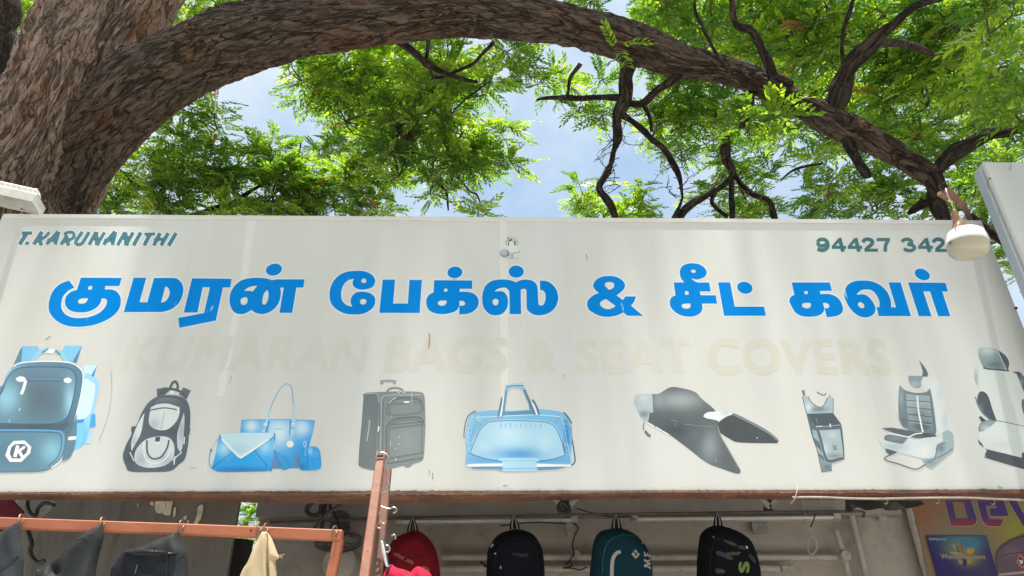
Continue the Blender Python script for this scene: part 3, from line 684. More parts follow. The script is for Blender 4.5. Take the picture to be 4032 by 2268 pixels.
pic('printed picture of a pale blue duffel bag', 1780, 1480, k, [
 ('s', (80, 120, 155), 18, "1095,360 1108,430 1120,490"),
 ('s', (82, 90, 108), 14, "340,500 250,550 200,640 172,800 172,890"), ('s', (90, 100, 115), 22, "1590,520 1650,585 1705,680"), ('s', (90, 105, 130), 20, "1690,680 1702,850 1735,1050 1752,1220 1690,1285"), ('s', W, 10, "1685,680 1690,1000 1700,1240"),
 ('f', (122, 181, 220), "330,520! 500,500 620,490 900,500 1150,480 1360,485 1530,510! 1620,560 1680,700 1710,900 1700,1060 1705,1275! 1250,1345 1000,1355 700,1360 660,1335! 290,1325! 185,1275! 200,1100 190,900 210,700 260,570", [(250, 850, 50, 260, (150, 200, 228)), (1640, 850, 50, 220, (60, 140, 205)), (1000, 1200, 700, 70, (78, 150, 205)), (360, 620, 80, 60, (150, 200, 228))]),
 ('f', (95, 140, 178), "740,520! 1150,490! 1160,548! 740,562!"),
 ('f', (168, 207, 229), "480,690 550,655 800,640 1200,650 1390,680 1480,750 1550,900 1600,1090! 1590,1140 1400,1195 1200,1205 650,1205 400,1150 260,1090! 310,930 400,770", [(950, 1120, 420, 110, (80, 152, 208)), (850, 830, 260, 140, (184, 214, 228)), (1320, 950, 120, 150, (182, 212, 228)), (450, 1000, 120, 80, (182, 214, 230))]),
 ('s', (207, 226, 236), 10, "330,592 600,582 900,567 1200,557 1540,582"), ('s', (92, 142, 184), 12, "262,1090 330,920 400,770 480,690 550,655 800,640 1200,650 1390,680 1480,750 1550,900 1600,1095"), ('s', (190, 214, 228), 7, "240,1085 310,910 385,765 470,680 550,642 800,626 1200,636 1400,668 1495,745 1570,900"),
 ('s', (80, 130, 175), 11, "235,1100 330,1140 500,1185 680,1212"), ('s', (80, 130, 175), 11, "1605,1130 1450,1185 1240,1212"), ('s', (190, 215, 230), 8, "310,560 245,700 205,950"), ('s', (190, 215, 230), 8, "1555,560 1610,750 1640,950 1690,1150 1695,1260"),
 ('s', (110, 160, 200), 8, "330,530 320,700 270,900"), ('s', (95, 145, 190), 7, "340,640 420,700"), ('s', (95, 145, 190), 7, "1540,600 1470,680"),
 ('f', (232, 234, 236), "190,1278! 300,1255 720,1250! 720,1290! 250,1298!"), ('f', (232, 234, 236), "1200,1250! 1705,1268! 1690,1292! 1200,1300!"), ('p', (95, 142, 182), "290,1298 720,1292 720,1330 290,1328"), ('p', (95, 142, 182), "1205,1302 1640,1298 1500,1332 1240,1345"),
 ('f', (166, 207, 227), "665,1185! 720,1172 1180,1172 1240,1200! 1248,1218! 1205,1220! 1205,1355! 722,1358! 715,1215! 660,1210!"), ('s', (120, 170, 205), 6, "735,1215 1190,1210"), ('s', (100, 150, 195), 8, "722,1325 1200,1320"),
 ('s', (82, 122, 152), 24, "658,572 690,430 715,310"), ('s', W, 26, "692,572 722,420 738,290"), ('s', (95, 146, 182), 32, "722,575 748,400 775,190"), ('s', (130, 182, 208), 32, "778,215 805,160 880,140 990,160 1045,225"), ('s', (168, 200, 216), 30, "762,148 880,128 1010,118"), ('s', (65, 105, 140), 10, "765,160 880,140 1020,140"),
 ('s', (80, 126, 162), 36, "1030,200 1090,340 1160,490 1182,556"), ('s', W, 26, "1140,385 1180,470 1212,556"), ('s', (82, 120, 150), 24, "1150,340 1210,450 1242,556"), ('e', (175, 150, 130), 652, 578, 14, 18), ('s', (120, 125, 130), 14, "1585,955 1612,1120"), ('s', (225, 230, 232), 8, "1600,960 1625,1000")] +
 [('s', (110, 170, 210), 9, f"{700+70*i},{672+2*i} {690+72*i},{720+8*(i%3)}") for i in range(9)] + [('s', (105, 165, 208), 12, f"{230+6*i},{700+70*i} {265+4*i},{720+72*i}") for i in range(5)] + [('s', (60, 130, 195), 12, f"{1590+12*i},{640+70*i} {1640+8*i},{660+75*i}") for i in range(5)], step=7)
k = 650 / 2242.0
pic('printed picture of a dark grey motorcycle seat', 2450, 1480, k, [
 ('f', (170, 182, 190), "195,255 300,243 410,243! 420,500! 340,625! 260,580 195,440 160,370 165,310", [(300, 520, 80, 50, (110, 122, 130)), (290, 300, 80, 70, (188, 197, 203))]),
 ('f', (86, 92, 97), "410,243! 500,240 640,160 760,158 980,215 1080,310 1260,470 1300,600! 1310,760! 1350,850 1480,1080 1600,1270 1595,1325! 1540,1325 1350,1260 1150,1180 900,990 700,840 600,775 345,640! 360,500! 420,500!", [(780, 330, 330, 130, (152, 158, 162)), (500, 330, 100, 110, (136, 143, 148)), (1190, 950, 130, 230, (130, 140, 145)), (760, 740, 260, 110, (68, 74, 79)), (1000, 800, 110, 110, (84, 98, 108))]),
 ('f', (62, 68, 73), "1300,640! 1380,580 1500,505! 1600,545 1900,700 2060,810 2120,880 2100,915! 1600,905 1450,850 1310,760!"), ('s', (120, 132, 140), 22, "1510,525 1700,615 1880,710 2050,820 2100,880"),
 ('f', (218, 221, 224), "1100,550 1150,495 1280,480 1440,490 1500,520 1400,560 1310,620! 1180,590", [(1400, 510, 60, 25, (170, 180, 188))]), ('s', (60, 70, 80), 9, "1265,480 1150,492 1098,545 1130,580 1270,605 1305,640 1298,700"), ('s', (130, 142, 150), 14, "1300,690 1340,820 1470,1050 1590,1260"),
 ('s', (120, 132, 140), 9, "840,655 1050,680 1240,690"), ('s', (96, 106, 118), 12, "300,625 285,700 300,740"), ('s', (96, 106, 118), 34, "310,750 350,800 385,818"), ('s', (225, 229, 232), 16, "345,635 440,690"), ('s', (225, 229, 232), 14, "455,695 540,745"), ('s', (225, 229, 232), 14, "548,748 640,805"),
 ('s', (190, 200, 206), 8, "365,505 345,640"), ('s', (232, 235, 236), 12, "1830,835 1833,850"), ('s', (200, 206, 210), 5, "1260,1130 1280,1165"), ('s', (160, 168, 174), 4, "720,645 722,690"), ('s', (160, 168, 174), 4, "660,600 745,620")])
k = 300 / 1035.0
pic('printed picture of a grey leather tank bag', 3100, 1480, k, [
 ('p', (98, 108, 116), "195,195 230,195 245,268 215,268"), ('p', (98, 108, 116), "570,245 592,288 572,290"), ('s', (95, 105, 113), 13, "402,222 490,262 528,236"),
 ('f', (160, 176, 183), "205,275! 280,275! 320,350 400,410 470,420 510,370 545,290! 622,302! 625,505! 430,505 260,515! 215,330", [(420, 455, 140, 35, (104, 118, 126)), (280, 430, 50, 60, (200, 212, 216))]),
 ('s', (75, 85, 95), 9, "205,275 222,350 262,515"), ('s', (75, 85, 95), 9, "280,278 325,355 400,412 470,422 512,370 545,292"), ('s', (75, 85, 95), 8, "622,305 622,505"),
 ('f', (86, 99, 109), "260,515! 620,505! 690,600 740,700 775,1080 750,1140 600,1185! 605,1290! 465,1310! 430,1150 400,1010 330,800", [(520, 1240, 90, 50, (112, 128, 136))]),
 ('p', (70, 81, 90), "270,520 618,512 690,600 718,690 392,695"), ('f', (138, 163, 173), "340,720! 400,760! 432,905! 350,830!"), ('f', (142, 167, 174), "385,950! 440,1000! 505,1105! 425,1050!"), ('f', (120, 138, 146), "425,1085! 500,1150! 600,1195! 598,1280! 475,1300!", [(540, 1240, 50, 40, (90, 104, 112))]),
 ('f', (157, 172, 178), "425,740! 720,725! 765,1090 720,1115 570,1145 520,1080 460,850", [(500, 1000, 60, 90, (190, 202, 206)), (640, 1090, 130, 40, (120, 134, 140)), (600, 800, 80, 50, (178, 190, 195))]),
 ('s', (68, 78, 88), 10, "425,740 460,850 520,1080 570,1145 720,1115 765,1090 720,725"), ('s', (140, 158, 166), 8, "388,735 440,900 510,1150 560,1195 750,1140"), ('s', (190, 200, 205), 14, "390,688 480,685"), ('s', (170, 182, 188), 8, "480,690 720,668"), ('s', (205, 212, 216), 18, "578,650 585,700"),
 ('s', (84, 96, 106), 8, "622,940 628,975 643,988 660,975 665,938"), ('s', (84, 96, 106), 7, "643,938 643,980"), ('s', (84, 96, 106), 8, "618,1000 678,996"), ('s', (160, 170, 176), 5, "390,575 405,640")], step=7)
k = 632 / 1665.0
pic('printed picture of a grey and white car seat', 3400, 1350, k, [
 ('f', (86, 101, 111), "575,178! 640,260 668,320 655,358! 605,352! 612,290"), ('f', (132, 149, 157), "465,342! 610,345! 655,352! 600,385 595,450 560,470 500,450 470,400", [(530, 430, 60, 30, (165, 178, 184))]),
 ('f', (207, 211, 211), "610,370 660,355 740,380 800,450 840,600 870,780 878,880! 840,925 760,955! 745,900 715,650 690,470! 650,500! 620,480", [(850, 800, 40, 130, (184, 191, 196)), (790, 520, 30, 80, (194, 199, 201))]),
 ('f', (104, 119, 127), "375,437! 430,490 540,520 650,510 690,472! 720,620 755,900 740,948! 600,925! 465,908! 380,840 362,680 365,520", [(390, 560, 25, 100, (140, 154, 161)), (420, 820, 40, 60, (84, 98, 108))]),
 ('f', (146, 160, 167), "440,530! 685,550! 720,890! 640,930! 490,900! 455,720!", [(600, 870, 150, 90, (70, 80, 90)), (580, 740, 120, 60, (112, 126, 134))]),
 ('s', (78, 88, 98), 9, "446,598 690,616"), ('s', (78, 88, 98), 9, "452,665 696,692"), ('s', (66, 76, 86), 9, "458,740 702,768"), ('s', (60, 70, 80), 9, "464,808 712,842"), ('s', (190, 200, 205), 5, "446,610 690,628"), ('s', (175, 186, 192), 5, "464,820 712,854"), ('s', (225, 228, 228), 17, "557,550 572,720 615,930"),
 ('f', (80, 92, 102), "185,888! 300,882 460,908! 740,948! 770,985! 600,992 480,975 300,930", [(640, 950, 80, 30, (60, 70, 80))]), ('f', (200, 207, 210), "130,960! 220,1010 400,1050 560,1000 760,975 830,1010 760,1060 745,1170! 690,1200 590,1195 350,1130 205,1090!", [(330, 1080, 160, 40, (172, 182, 188)), (640, 1120, 70, 60, (212, 216, 217))]),
 ('f', (100, 115, 123), "215,985 260,955 460,985! 405,1048! 240,1015", [(330, 990, 70, 20, (125, 140, 147))]), ('s', (222, 226, 228), 11, "250,935 360,955 460,975 540,945 610,938"), ('s', (190, 198, 203), 8, "460,905 400,870 340,740"),
 ('f', (152, 167, 172), "820,930! 880,910 930,960 930,1110 880,1160 700,1308! 640,1270! 600,1205! 745,1190! 770,1080 820,1030", [(800, 1090, 45, 50, (108, 123, 130)), (690, 1240, 60, 30, (120, 136, 143))]), ('s', (100, 114, 122), 10, "745,1185 765,1080 800,1050 850,1040"), ('s', (100, 114, 122), 10, "660,1240 850,1150 925,1090"),
 ('s', (92, 96, 110), 12, "335,1138 215,1205 370,1260 520,1310 580,1300 640,1262"), ('p', (74, 84, 94), "225,1095 355,1132 270,1160 235,1135")], step=8)
pic('printed picture of a white and black car seat at the right end of the board', 3400, 1350, k, [
 ('f', (206, 210, 208), "1165,240! 1240,250 1480,290 1600,310 1665,330 1760,350! 1760,920! 1600,862 1380,808! 1320,640 1210,500 1170,430 1140,320", [(1165, 380, 25, 120, (150, 160, 165))]),
 ('f', (138, 153, 158), "1195,55! 1290,50 1380,65! 1410,120 1475,262! 1450,288! 1250,262! 1215,200 1190,120", [(1290, 80, 110, 45, (192, 199, 200)), (1350, 230, 100, 40, (100, 114, 122))]), ('f', (80, 90, 98), "1395,75! 1470,130 1510,200 1500,270! 1512,300! 1460,290! 1480,270! 1440,180"), ('s', (62, 70, 80), 14, "1240,258 1300,272 1450,284 1500,292"), ('s', (215, 219, 221), 5, "1390,72 1430,170 1490,285"),
 ('f', (76, 83, 91), "1205,510 1260,515 1300,570 1340,700 1382,808! 1315,795 1240,720 1180,600", [(1210, 690, 30, 60, (110, 118, 130))]), ('s', (110, 115, 135), 12, "1160,560 1185,640 1230,720 1310,795"),
 ('f', (82, 92, 106), "1545,300! 1620,305 1665,350 1760,370! 1760,600! 1700,580 1640,450 1590,325!", [(1640, 400, 30, 60, (130, 142, 152))]), ('f', (96, 108, 116), "1640,600 1680,585 1760,600! 1760,820! 1690,790 1650,700"), ('p', (74, 79, 88), "1195,770 1215,760 1268,802 1220,818"),
 ('f', (208, 212, 210), "1200,880 1240,820 1380,810! 1665,868! 1760,890! 1760,1190! 1640,1190! 1400,1130 1250,1090! 1200,1010", [(1450, 1060, 160, 60, (196, 201, 200))]), ('f', (140, 152, 158), "1200,880 1240,820 1378,812! 1300,880 1205,925", [(1270, 880, 50, 20, (190, 197, 200))]), ('s', (92, 100, 110), 7, "1195,910 1205,860 1245,815 1380,808 1665,866"), ('f', (80, 84, 100), "1185,1000! 1230,1050! 1250,1085! 1200,1050!"),
 ('p', (78, 82, 88), "1275,1105 1640,1192 1640,1140 1760,1140 1760,1340 1250,1190"), ('s', (205, 210, 212), 6, "1275,1115 1255,1165 1270,1190")], step=8)
k = 250 / 2576.0
pic('small faint grey print of a seated child beside a round pot', 1900, 900, k, [
 ('e', (176, 178, 176), 1185, 560, 270, 200), ('e', (208, 208, 202), 1180, 590, 185, 160), ('f', (70, 74, 78), "1040,700 1050,520 1120,440 1250,430 1330,520 1335,660 1290,660 1270,560 1190,510 1080,560 1075,680"), ('f', (218, 217, 210), "1080,540 1180,500 1275,545 1270,640 1180,690 1090,640"),
 ('e', (110, 112, 114), 1120, 580, 22, 12), ('e', (110, 112, 114), 1225, 575, 22, 12), ('f', (140, 148, 156), "985,345! 1060,350 1100,420! 1020,420"), ('e', (196, 200, 202), 1265, 462, 60, 50),
 ('f', (214, 213, 205), "1010,720 1180,690 1390,720 1470,860 1480,960 1300,1000 1060,960"), ('f', (206, 205, 198), "1230,1060 1350,990 1480,1010 1540,1110 1400,1190 1260,1180"), ('s', (140, 142, 140), 26, "1220,1190 1210,1060 1320,980 1480,960 1490,890"), ('s', (150, 152, 150), 22, "1140,960 1180,1080 1150,1190"),
 ('e', (132, 140, 150), 900, 1000, 190, 160), ('e', (172, 180, 186), 870, 960, 140, 125), ('s', (104, 110, 118), 20, "720,920 720,1020 790,1110 900,1160"), ('s', (120, 126, 130), 26, "1000,960 1080,1060 1060,1110 980,1130"), ('s', (160, 162, 160), 14, "840,1200 980,1205 1250,1215 1420,1195")], step=4)
# rust drip, scratches and a nail head on the sheet
for i, (w, s, c) in enumerate([(5, "1690,1312 1692,1332 1690,1352 1688,1372", (172, 140, 125)), (2.5, "438,1455 440,1540 425,1640 390,1735", (185, 180, 172)), (2, "2308,1000 2312,1025", (120, 112, 105)), (2, "912,1478 904,1510", (150, 148, 142)), (2.5, "1704,1862 1704,1888", (110, 105, 98)),
        (3, "1980,1912 1998,1914", (120, 112, 104)), (2.5, "178,1338 200,1325", (110, 108, 106)), (3, "745,1843 775,1842", (175, 172, 166)), (2, "1690,1850 1692,1870", (140, 130, 120)), (2, "2222,1475 2223,1485", (110, 105, 100)), (4, "560,1935 640,1938 700,1942", (190, 150, 125)), (7, "3930,1915 3945,1922", (170, 160, 150))]):
    mk = MB(); v, t = fill([stroke(curve(s, closed=False), w)]); put(mk, v, t, 0.0040 + 0.00005 * i, c); mk.build('scratch', M_ink, sign, smooth=False)
mk = MB(); v, t = fill([ellipse(4000, 1214, 7, 6)]); put(mk, v, t, 0.0045, (90, 55, 45)); mk.build('nail_head', M_ink, sign, smooth=False)
# ------------------------------------------------------------------ the shop behind and under the sign
BW = 5.0                                     # distance of the back wall
M_plaster = material('old_plaster', (0.40, 0.355, 0.31), 0.9, col2=(0.49, 0.44, 0.385), nscale=2.2, col3=(0.20, 0.17, 0.145), n3=2.2, c3lo=0.50, c3hi=0.72, bump=0.5, bscale=26)
M_beam = material('dark_plaster', (0.27, 0.245, 0.22), 0.9, col2=(0.34, 0.31, 0.28), nscale=3, bump=0.4, bscale=20)  # darker plaster for the beam and the roof slab
M_floor = material('cement_floor', (0.20, 0.185, 0.165), 0.8, col2=(0.26, 0.24, 0.21), nscale=4, bump=0.3)
M_tin = material('dark_tin_sheet', (0.085, 0.075, 0.064), 0.55, col2=(0.13, 0.115, 0.098), nscale=2.4, stretch=(3, 1, 0.5), col3=(0.05, 0.045, 0.04), n3=5, bump=0.3, bscale=9, dist=0.01)
M_sunpatch = material('painted_sunlight', (0.50, 0.43, 0.34), 0.7, col2=(0.34, 0.29, 0.23), nscale=18)  # pale colour standing in for sunlight that leaks onto the partition
M_metal = material('grey_painted_metal', (0.33, 0.32, 0.30), 0.5, col2=(0.22, 0.21, 0.20), nscale=14)
M_pvc = material('aged_white_pvc', (0.50, 0.46, 0.41), 0.5, col2=(0.38, 0.34, 0.30), nscale=9, col3=(0.16, 0.13, 0.11), n3=14, c3lo=0.58, c3hi=0.75)
M_dark = material('dark_steel', (0.05, 0.046, 0.042), 0.5, col2=(0.10, 0.085, 0.07), nscale=20)
M_cable = material('black_cable', (0.018, 0.017, 0.016), 0.55)
M_wire = material('galvanised_wire', (0.42, 0.38, 0.33), 0.35, metal=0.6, col2=(0.30, 0.20, 0.14), nscale=60)
M_white = material('white_enamel', (0.72, 0.71, 0.67), 0.4, col2=(0.62, 0.60, 0.55), nscale=12, bump=0.05)
shop = empty('shop_building', (1.0, 4.0, 0.0), 'open shop front with stained plaster back wall in the shade below the sign', 'shop')
wx0 = at_y(1020, 2060, BW)[0]; px0 = at_y(926, 2060, 3.6)[0]
b = MB(); b.box(((wx0 + 5.2) / 2, BW + 0.1, 1.62), (5.2 - wx0, 0.2, 3.24)); b.build('back_wall', M_plaster, shop, smooth=False)
b = MB(); b.box((5.3, 3.95, 1.62), (0.2, 2.1, 3.24)); b.build('side_wall', M_plaster, shop, smooth=False)
b = MB(); b.box(((wx0 + 2.0) / 2, 4.02, 3.31), (2.0 - wx0, 2.3, 0.14)); b.box((3.7, 4.60, 3.31), (3.4, 1.14, 0.138)); b.box(((-6 + wx0) / 2 - 0.003, 3.28, 3.31), (wx0 + 6, 0.82, 0.136)); b.build('roof_slab', M_beam, shop, smooth=False)
lz = at_y(1300, 2046, BW)[2]
b = MB(); b.box(((wx0 + 2.7) / 2, BW - 0.05, (lz + 3.23) / 2), (2.7 - wx0, 0.10, 3.23 - lz)); b.build('wall_beam', M_beam, shop, smooth=False)
b = MB(); b.box((0, 3.9, 0.06), (12, 2.4, 0.115)); b.build('floor', M_floor, shop, smooth=False)
b = MB()
b.box(((-6 + px0) / 2, 3.62, 1.62), (px0 + 6, 0.03, 3.24)); b.build('partition_panel', M_tin, shop, smooth=False)
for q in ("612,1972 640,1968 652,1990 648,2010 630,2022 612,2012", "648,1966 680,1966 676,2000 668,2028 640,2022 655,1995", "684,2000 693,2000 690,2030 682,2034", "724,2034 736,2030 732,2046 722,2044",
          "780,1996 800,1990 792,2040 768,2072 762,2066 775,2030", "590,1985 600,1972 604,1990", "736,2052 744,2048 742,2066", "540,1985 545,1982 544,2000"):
    pt = MB(); v, t = fill([curve(q)]); p = on_plane(v, 3.600); pt.add(p, t); pt.build('painted_sun_patch', M_sunpatch, shop, smooth=False)  # spots of leaking sun, painted as flat pale shapes
# panel pieces at the far left: a slanting plate and a maroon cloth
def sheet_poly(name, q, y, mat, label, cat, thick=0.01, group=None, smooth_=False):
    P = curve(q); P = P if area(P) > 0 else P[::-1]
    v, t = fill([P], step=30); f = on_plane(v, y); n = len(f)
    f[:, 1] += 0.012 * np.sin(f[:, 0] * 23 + f[:, 2] * 9)
    bk = f + np.array((0, thick, 0)); m = MB()
    t2 = [tuple(x) for x in t]; fs = t2 + [tuple(i + n for i in x[::-1]) for x in t2]
    nb_ = len(P); fs += [(i, (i + 1) % nb_, (i + 1) % nb_ + n, i + n) for i in range(nb_)]
    m.add(np.concatenate((f, bk)), fs)
    c = f.mean(0)
    return tag(m.build(name, mat, None, smooth=smooth_, loc=c), label, cat, group)
M_maroon = weave('maroon_cloth', (0.075, 0.010, 0.022), (0.12, 0.022, 0.03))
M_plate = material('grey_plate', (0.30, 0.29, 0.27), 0.6, col2=(0.22, 0.21, 0.19), nscale=8)
sheet_poly('cloth', "-160,1950! 36,1950! 92,2014! 78,2036! 30,2080! -160,2180!", 3.25, M_maroon, 'dark maroon cloth hanging at the left edge behind the orange bar', 'cloth')
sheet_poly('metal_plate', "38,1950! 210,1950! 205,1985! 150,2046! 120,2040! 90,2012!", 3.4, M_plate, 'light grey slanting metal plate beside the maroon cloth', 'plate')
M_tarp = weave('black_tarpaulin', (0.022, 0.021, 0.018), (0.045, 0.04, 0.033))
sheet_poly('tarpaulin', "3330,1960! 3620,1958! 3640,1985! 3560,2004 3500,2010 3470,2000 3420,2006 3380,1995 3350,2016 3328,2010!", 4.1, M_tarp, 'torn black tarpaulin bunched under the roof near the right end', 'tarpaulin')
sheet_poly('cloth', "905,2118! 950,2122 1000,2128! 985,2200 960,2290 940,2500! 880,2500! 890,2300", 3.95, M_tarp, 'black cloth hanging in the gap beside the dark panel', 'cloth')

# pipes, rails and fittings on the back wall
def pipe(name, pts, y, r, mat, label, cat, n=10, square=False, group=None, sub=0):
    P = np.array([at_y(a[0], a[1], a[2] if len(a) > 2 else y) for a in pts]); m = MB(); m.tube(P, r, n, square=square, sub=sub, up=(0, 1, 0.01))
    return tag(m.build(name, mat, None, loc=P.mean(0)), label, cat, group)
pipe('hanging_rail', [(1064, 2056), (1534, 2043), (2040, 2032), (2544, 2023), (2960, 2017), (3392, 2013), (3404, 2018), (3402, 2032), (3396, 2034)], 4.5, 0.008, M_dark, 'thin dark rail running across the shop that the backpacks hang from', 'rail')
def tube_light(x0, x1, y0, y1, label):
    A = at_y(x0, y0, 4.86); B_2 = at_y(x1, y1, 4.86); c = (A + B_2) / 2; L = np.linalg.norm(B_2 - A)
    r = empty('tube_light', c, label, 'light fitting', 'tube light battens on the back wall')
    d = (B_2 - A) / L; up_ = np.cross(d, (0, 1, 0)); R_ = np.stack((d, (0, 1, 0), up_ / np.linalg.norm(up_)), 1)
    m = MB(); m.box(c + np.array((0, 0.02, 0)), (L, 0.03, 0.036), rot=R_, bev=0.004); m.build('batten', M_pvc, r, smooth=False)
    m = MB(); m.tube([A + d * 0.04 + (0, -0.012, -0.004), B_2 - d * 0.04 + (0, -0.012, -0.004)], 0.011, 12); m.build('lamp_tube', M_white, r)
    for e, s in ((A, 1), (B_2, -1)):
        m = MB(); m.box(e + d * 0.022 * s + (0, -0.004, 0), (0.045, 0.05, 0.04), rot=R_, bev=0.003); m.build('end_cap', M_pvc, r, smooth=False)
tube_light(1560, 2274, 2054, 2046, 'dusty tube light batten left of the ceiling bracket')
tube_light(2484, 3304, 2044, 2036, 'dusty tube light batten right of the teal backpack')
pipe('conduit', [(1740, 2194), (3300, 2194)], 4.93, 0.020, M_pvc, 'upper horizontal wall pipe behind the backpacks', 'pipe')
pipe('conduit', [(1740, 2240), (3110, 2238)], 4.93, 0.022, M_pvc, 'lower horizontal wall pipe behind the backpacks ending in a socket', 'pipe')
pipe('conduit', [(3292, 2090), (3322, 2186), (3345, 2290), (3400, 2500)], 4.93, 0.019, M_pvc, 'slanting pipe running down through the round junction box', 'pipe')
pipe('conduit', [(3352, 2026), (3410, 2268), (3470, 2500)], 4.94, 0.020, M_pvc, 'long vertical pipe left of the cracked wall patch', 'pipe')
pipe('conduit', [(3568, 1975), (3600, 2090), (3665, 2330), (3720, 2530)], 4.93, 0.020, M_pvc, 'vertical pipe along the left edge of the colourful banner', 'pipe')
def disc(name, px, py, y, r, d, mat, label, cat, group=None):
    c = at_y(px, py, y); m = MB(); m.tube([c, c - (0, d * 0.8, 0), c - (0, d, 0)], [r, r, r * 0.86], 24, up=(0, 0, 1))
    return tag(m.build(name, mat, None, loc=c), label, cat, group)
disc('junction_box', 3320, 2193, 4.92, 0.036, 0.05, M_pvc, 'round junction box on the slanting wall pipe', 'junction box')
disc('junction_box', 2269, 2186, 4.93, 0.026, 0.05, M_pvc, 'round junction box amid tangled wires between navy and teal backpacks', 'junction box')
def wall_box(name, x0, y0, x1, y1, y, d, mat, label, cat):
    A = at_y((x0 + x1) / 2, (y0 + y1) / 2, y); w = abs(at_y(x1, (y0 + y1) / 2, y)[0] - at_y(x0, (y0 + y1) / 2, y)[0]); h = abs(at_y((x0 + x1) / 2, y0, y)[2] - at_y((x0 + x1) / 2, y1, y)[2])
    m = MB(); m.box(A, (w, d, h), bev=0.004)
    return tag(m.build(name, mat, None, smooth=False, loc=A), label, cat)
wall_box('wall_plate', 2960, 2056, 3022, 2104, 4.95, 0.02, M_metal, 'grey metal plate below the right tube light', 'plate')
wall_box('wall_plate', 2228, 2056, 2256, 2114, 4.95, 0.03, M_pvc, 'narrow pale plate below the end of the left tube light', 'plate')
wall_box('switch_box', 3453, 2012, 3486, 2048, 4.96, 0.04, M_pvc, 'small pale switch box high on the wall under the tarpaulin', 'switch')
wall_box('socket_box', 3076, 2228, 3122, 2250, 4.90, 0.05, M_pvc, 'small socket box at the end of the lower pipe', 'socket')
def bracket(px, py, label):
    t0 = at_y(px, py, 4.55); r = empty('ceiling_bracket', t0, label, 'bracket')
    m = MB(); m.box(t0 + (0, 0, 0.24), (0.05, 0.04, 0.5), bev=0.004); m.build('hanger', M_dark, r, smooth=False)
    for s in (-1, 1):
        m = MB(); m.tube([t0 + (0, -0.03, 0.02), t0 + (0.32 * s, -0.03, 0.40)], 0.016, 8, square=True); m.build('brace', M_metal, r, smooth=False)
bracket(2226, 2032, 'dark ceiling bracket with diagonal braces above the left tube light')
bracket(3028, 2018, 'grey ceiling bracket with diagonal braces above the right tube light')
def cable(pts, y, r, mat, label, cat='cable', name='cable', sub=6, group=None):
    P = np.array([at_y(a[0], a[1], a[2] if len(a) > 2 else y) for a in pts]); m = MB(); m.tube(P, r, 6, sub=sub)
    return tag(m.build(name, mat, None, loc=P.mean(0)), label, cat, group)
cable([(2226, 2010), (2205, 1990), (2200, 2010), (2222, 2022), (2240, 1996), (2214, 1980), (2198, 2000), (2226, 2026), (2243, 2008), (2220, 1984)], 4.5, 0.012, M_cable, 'black bundle of wire wrapped on the left ceiling bracket')
cable([(2270, 2002), (2330, 2020), (2370, 2030), (2420, 2036), (2480, 2034), (2500, 2050)], 4.55, 0.004, M_cable, 'thin black cable sagging between the two tube lights')
cable([(1970, 2070), (2010, 2066), (2050, 2060), (2120, 2057), (2200, 2060), (2228, 2062)], 4.8, 0.005, M_cable, 'black cable strung under the left tube light')
cable([(2256, 2060), (2276, 2078), (2262, 2110), (2254, 2150), (2260, 2180), (2240, 2210), (2224, 2224), (2246, 2214), (2250, 2230), (2216, 2236), (2254, 2238), (2284, 2244), (2310, 2232)], 4.86, 0.005, M_cable, 'tangled black wires hanging down beside the teal backpack')
ring = [(3197 + 20 * math.cos(a) * (1 - 0.04 * (i % 5)), 2147 + 36 * math.sin(a) * (1 - 0.03 * (i % 4))) for i, a in enumerate(np.linspace(-math.pi / 2, math.pi * 7.4, 64))]
cable([(3158, 1960), (3168, 2020), (3182, 2076), (3197, 2104)] + ring, 4.86, 0.0045, M_pvc, 'coil of grey cable hanging on the back wall', sub=2)
cable([(3210, 2022), (3206, 2040), (3196, 2066), (3190, 2074)], 4.45, 0.004, M_cable, 'short frayed wire hanging off the rail', sub=4)
cable([(1260, 1960), (1222, 1985), (1208, 2010), (1230, 2030), (1258, 2020), (1268, 1985), (1282, 1965), (1276, 2020), (1268, 2070), (1272, 2100)], 4.2, 0.013, M_cable, 'thick black cable looped at the left of the rail')
cable([(1310, 1962), (1300, 2000), (1322, 2030), (1340, 2080), (1352, 2100)], 4.2, 0.009, M_cable, 'black cable hanging above the fan')
cable([(1350, 1962), (1336, 1990), (1290, 2020), (1250, 2064), (1236, 2088)], 4.15, 0.010, M_cable, 'black cable slanting across in front of the wall above the fan')
cable([(112, 1962), (108, 1990), (120, 2020), (140, 2032), (150, 2002), (176, 1980), (215, 1990)], 3.35, 0.008, M_cable, 'black cable bent behind the grey plate')
cable([(100, 2060), (112, 2100), (124, 2140), (118, 2170), (130, 2200), (152, 2216), (176, 2206)], 3.4, 0.010, M_cable, 'twisted black cable hanging below the orange bar at the left')

# wall fan beside the centre pole
fc = at_y(1331, 2142, 4.55)
fan = empty('wall_fan', fc, 'dusty wall fan with round wire cage behind the orange frame', 'fan')
ax = np.array((0.06, -0.16, -0.98)); ax /= np.linalg.norm(ax); u1 = np.cross(ax, (1, 0, 0)); u1 /= np.linalg.norm(u1); u2 = np.cross(ax, u1)
def circ(c, r, n=40): return [c + r * (math.cos(a) * u1 + math.sin(a) * u2) for a in np.linspace(0, 2 * math.pi, n + 1)]
M_fan = material('dusty_fan', (0.05, 0.045, 0.038), 0.6, col2=(0.09, 0.08, 0.066), nscale=20)
m = MB()
for rr, dd in ((0.135, 0.0), (0.135, -0.03), (0.09, 0.02), (0.04, 0.032)): m.tube(circ(fc + ax * dd, rr), 0.003, 5, caps=False)
for i in range(56):
    a = i / 56 * 2 * math.pi; e = math.cos(a) * u1 + math.sin(a) * u2
    m.tube([fc + e * 0.035 + ax * 0.033, fc + e * 0.09 + ax * 0.021, fc + e * 0.135, fc + e * 0.135 - ax * 0.03, fc + e * 0.06 - ax * 0.05], 0.0013, 4)
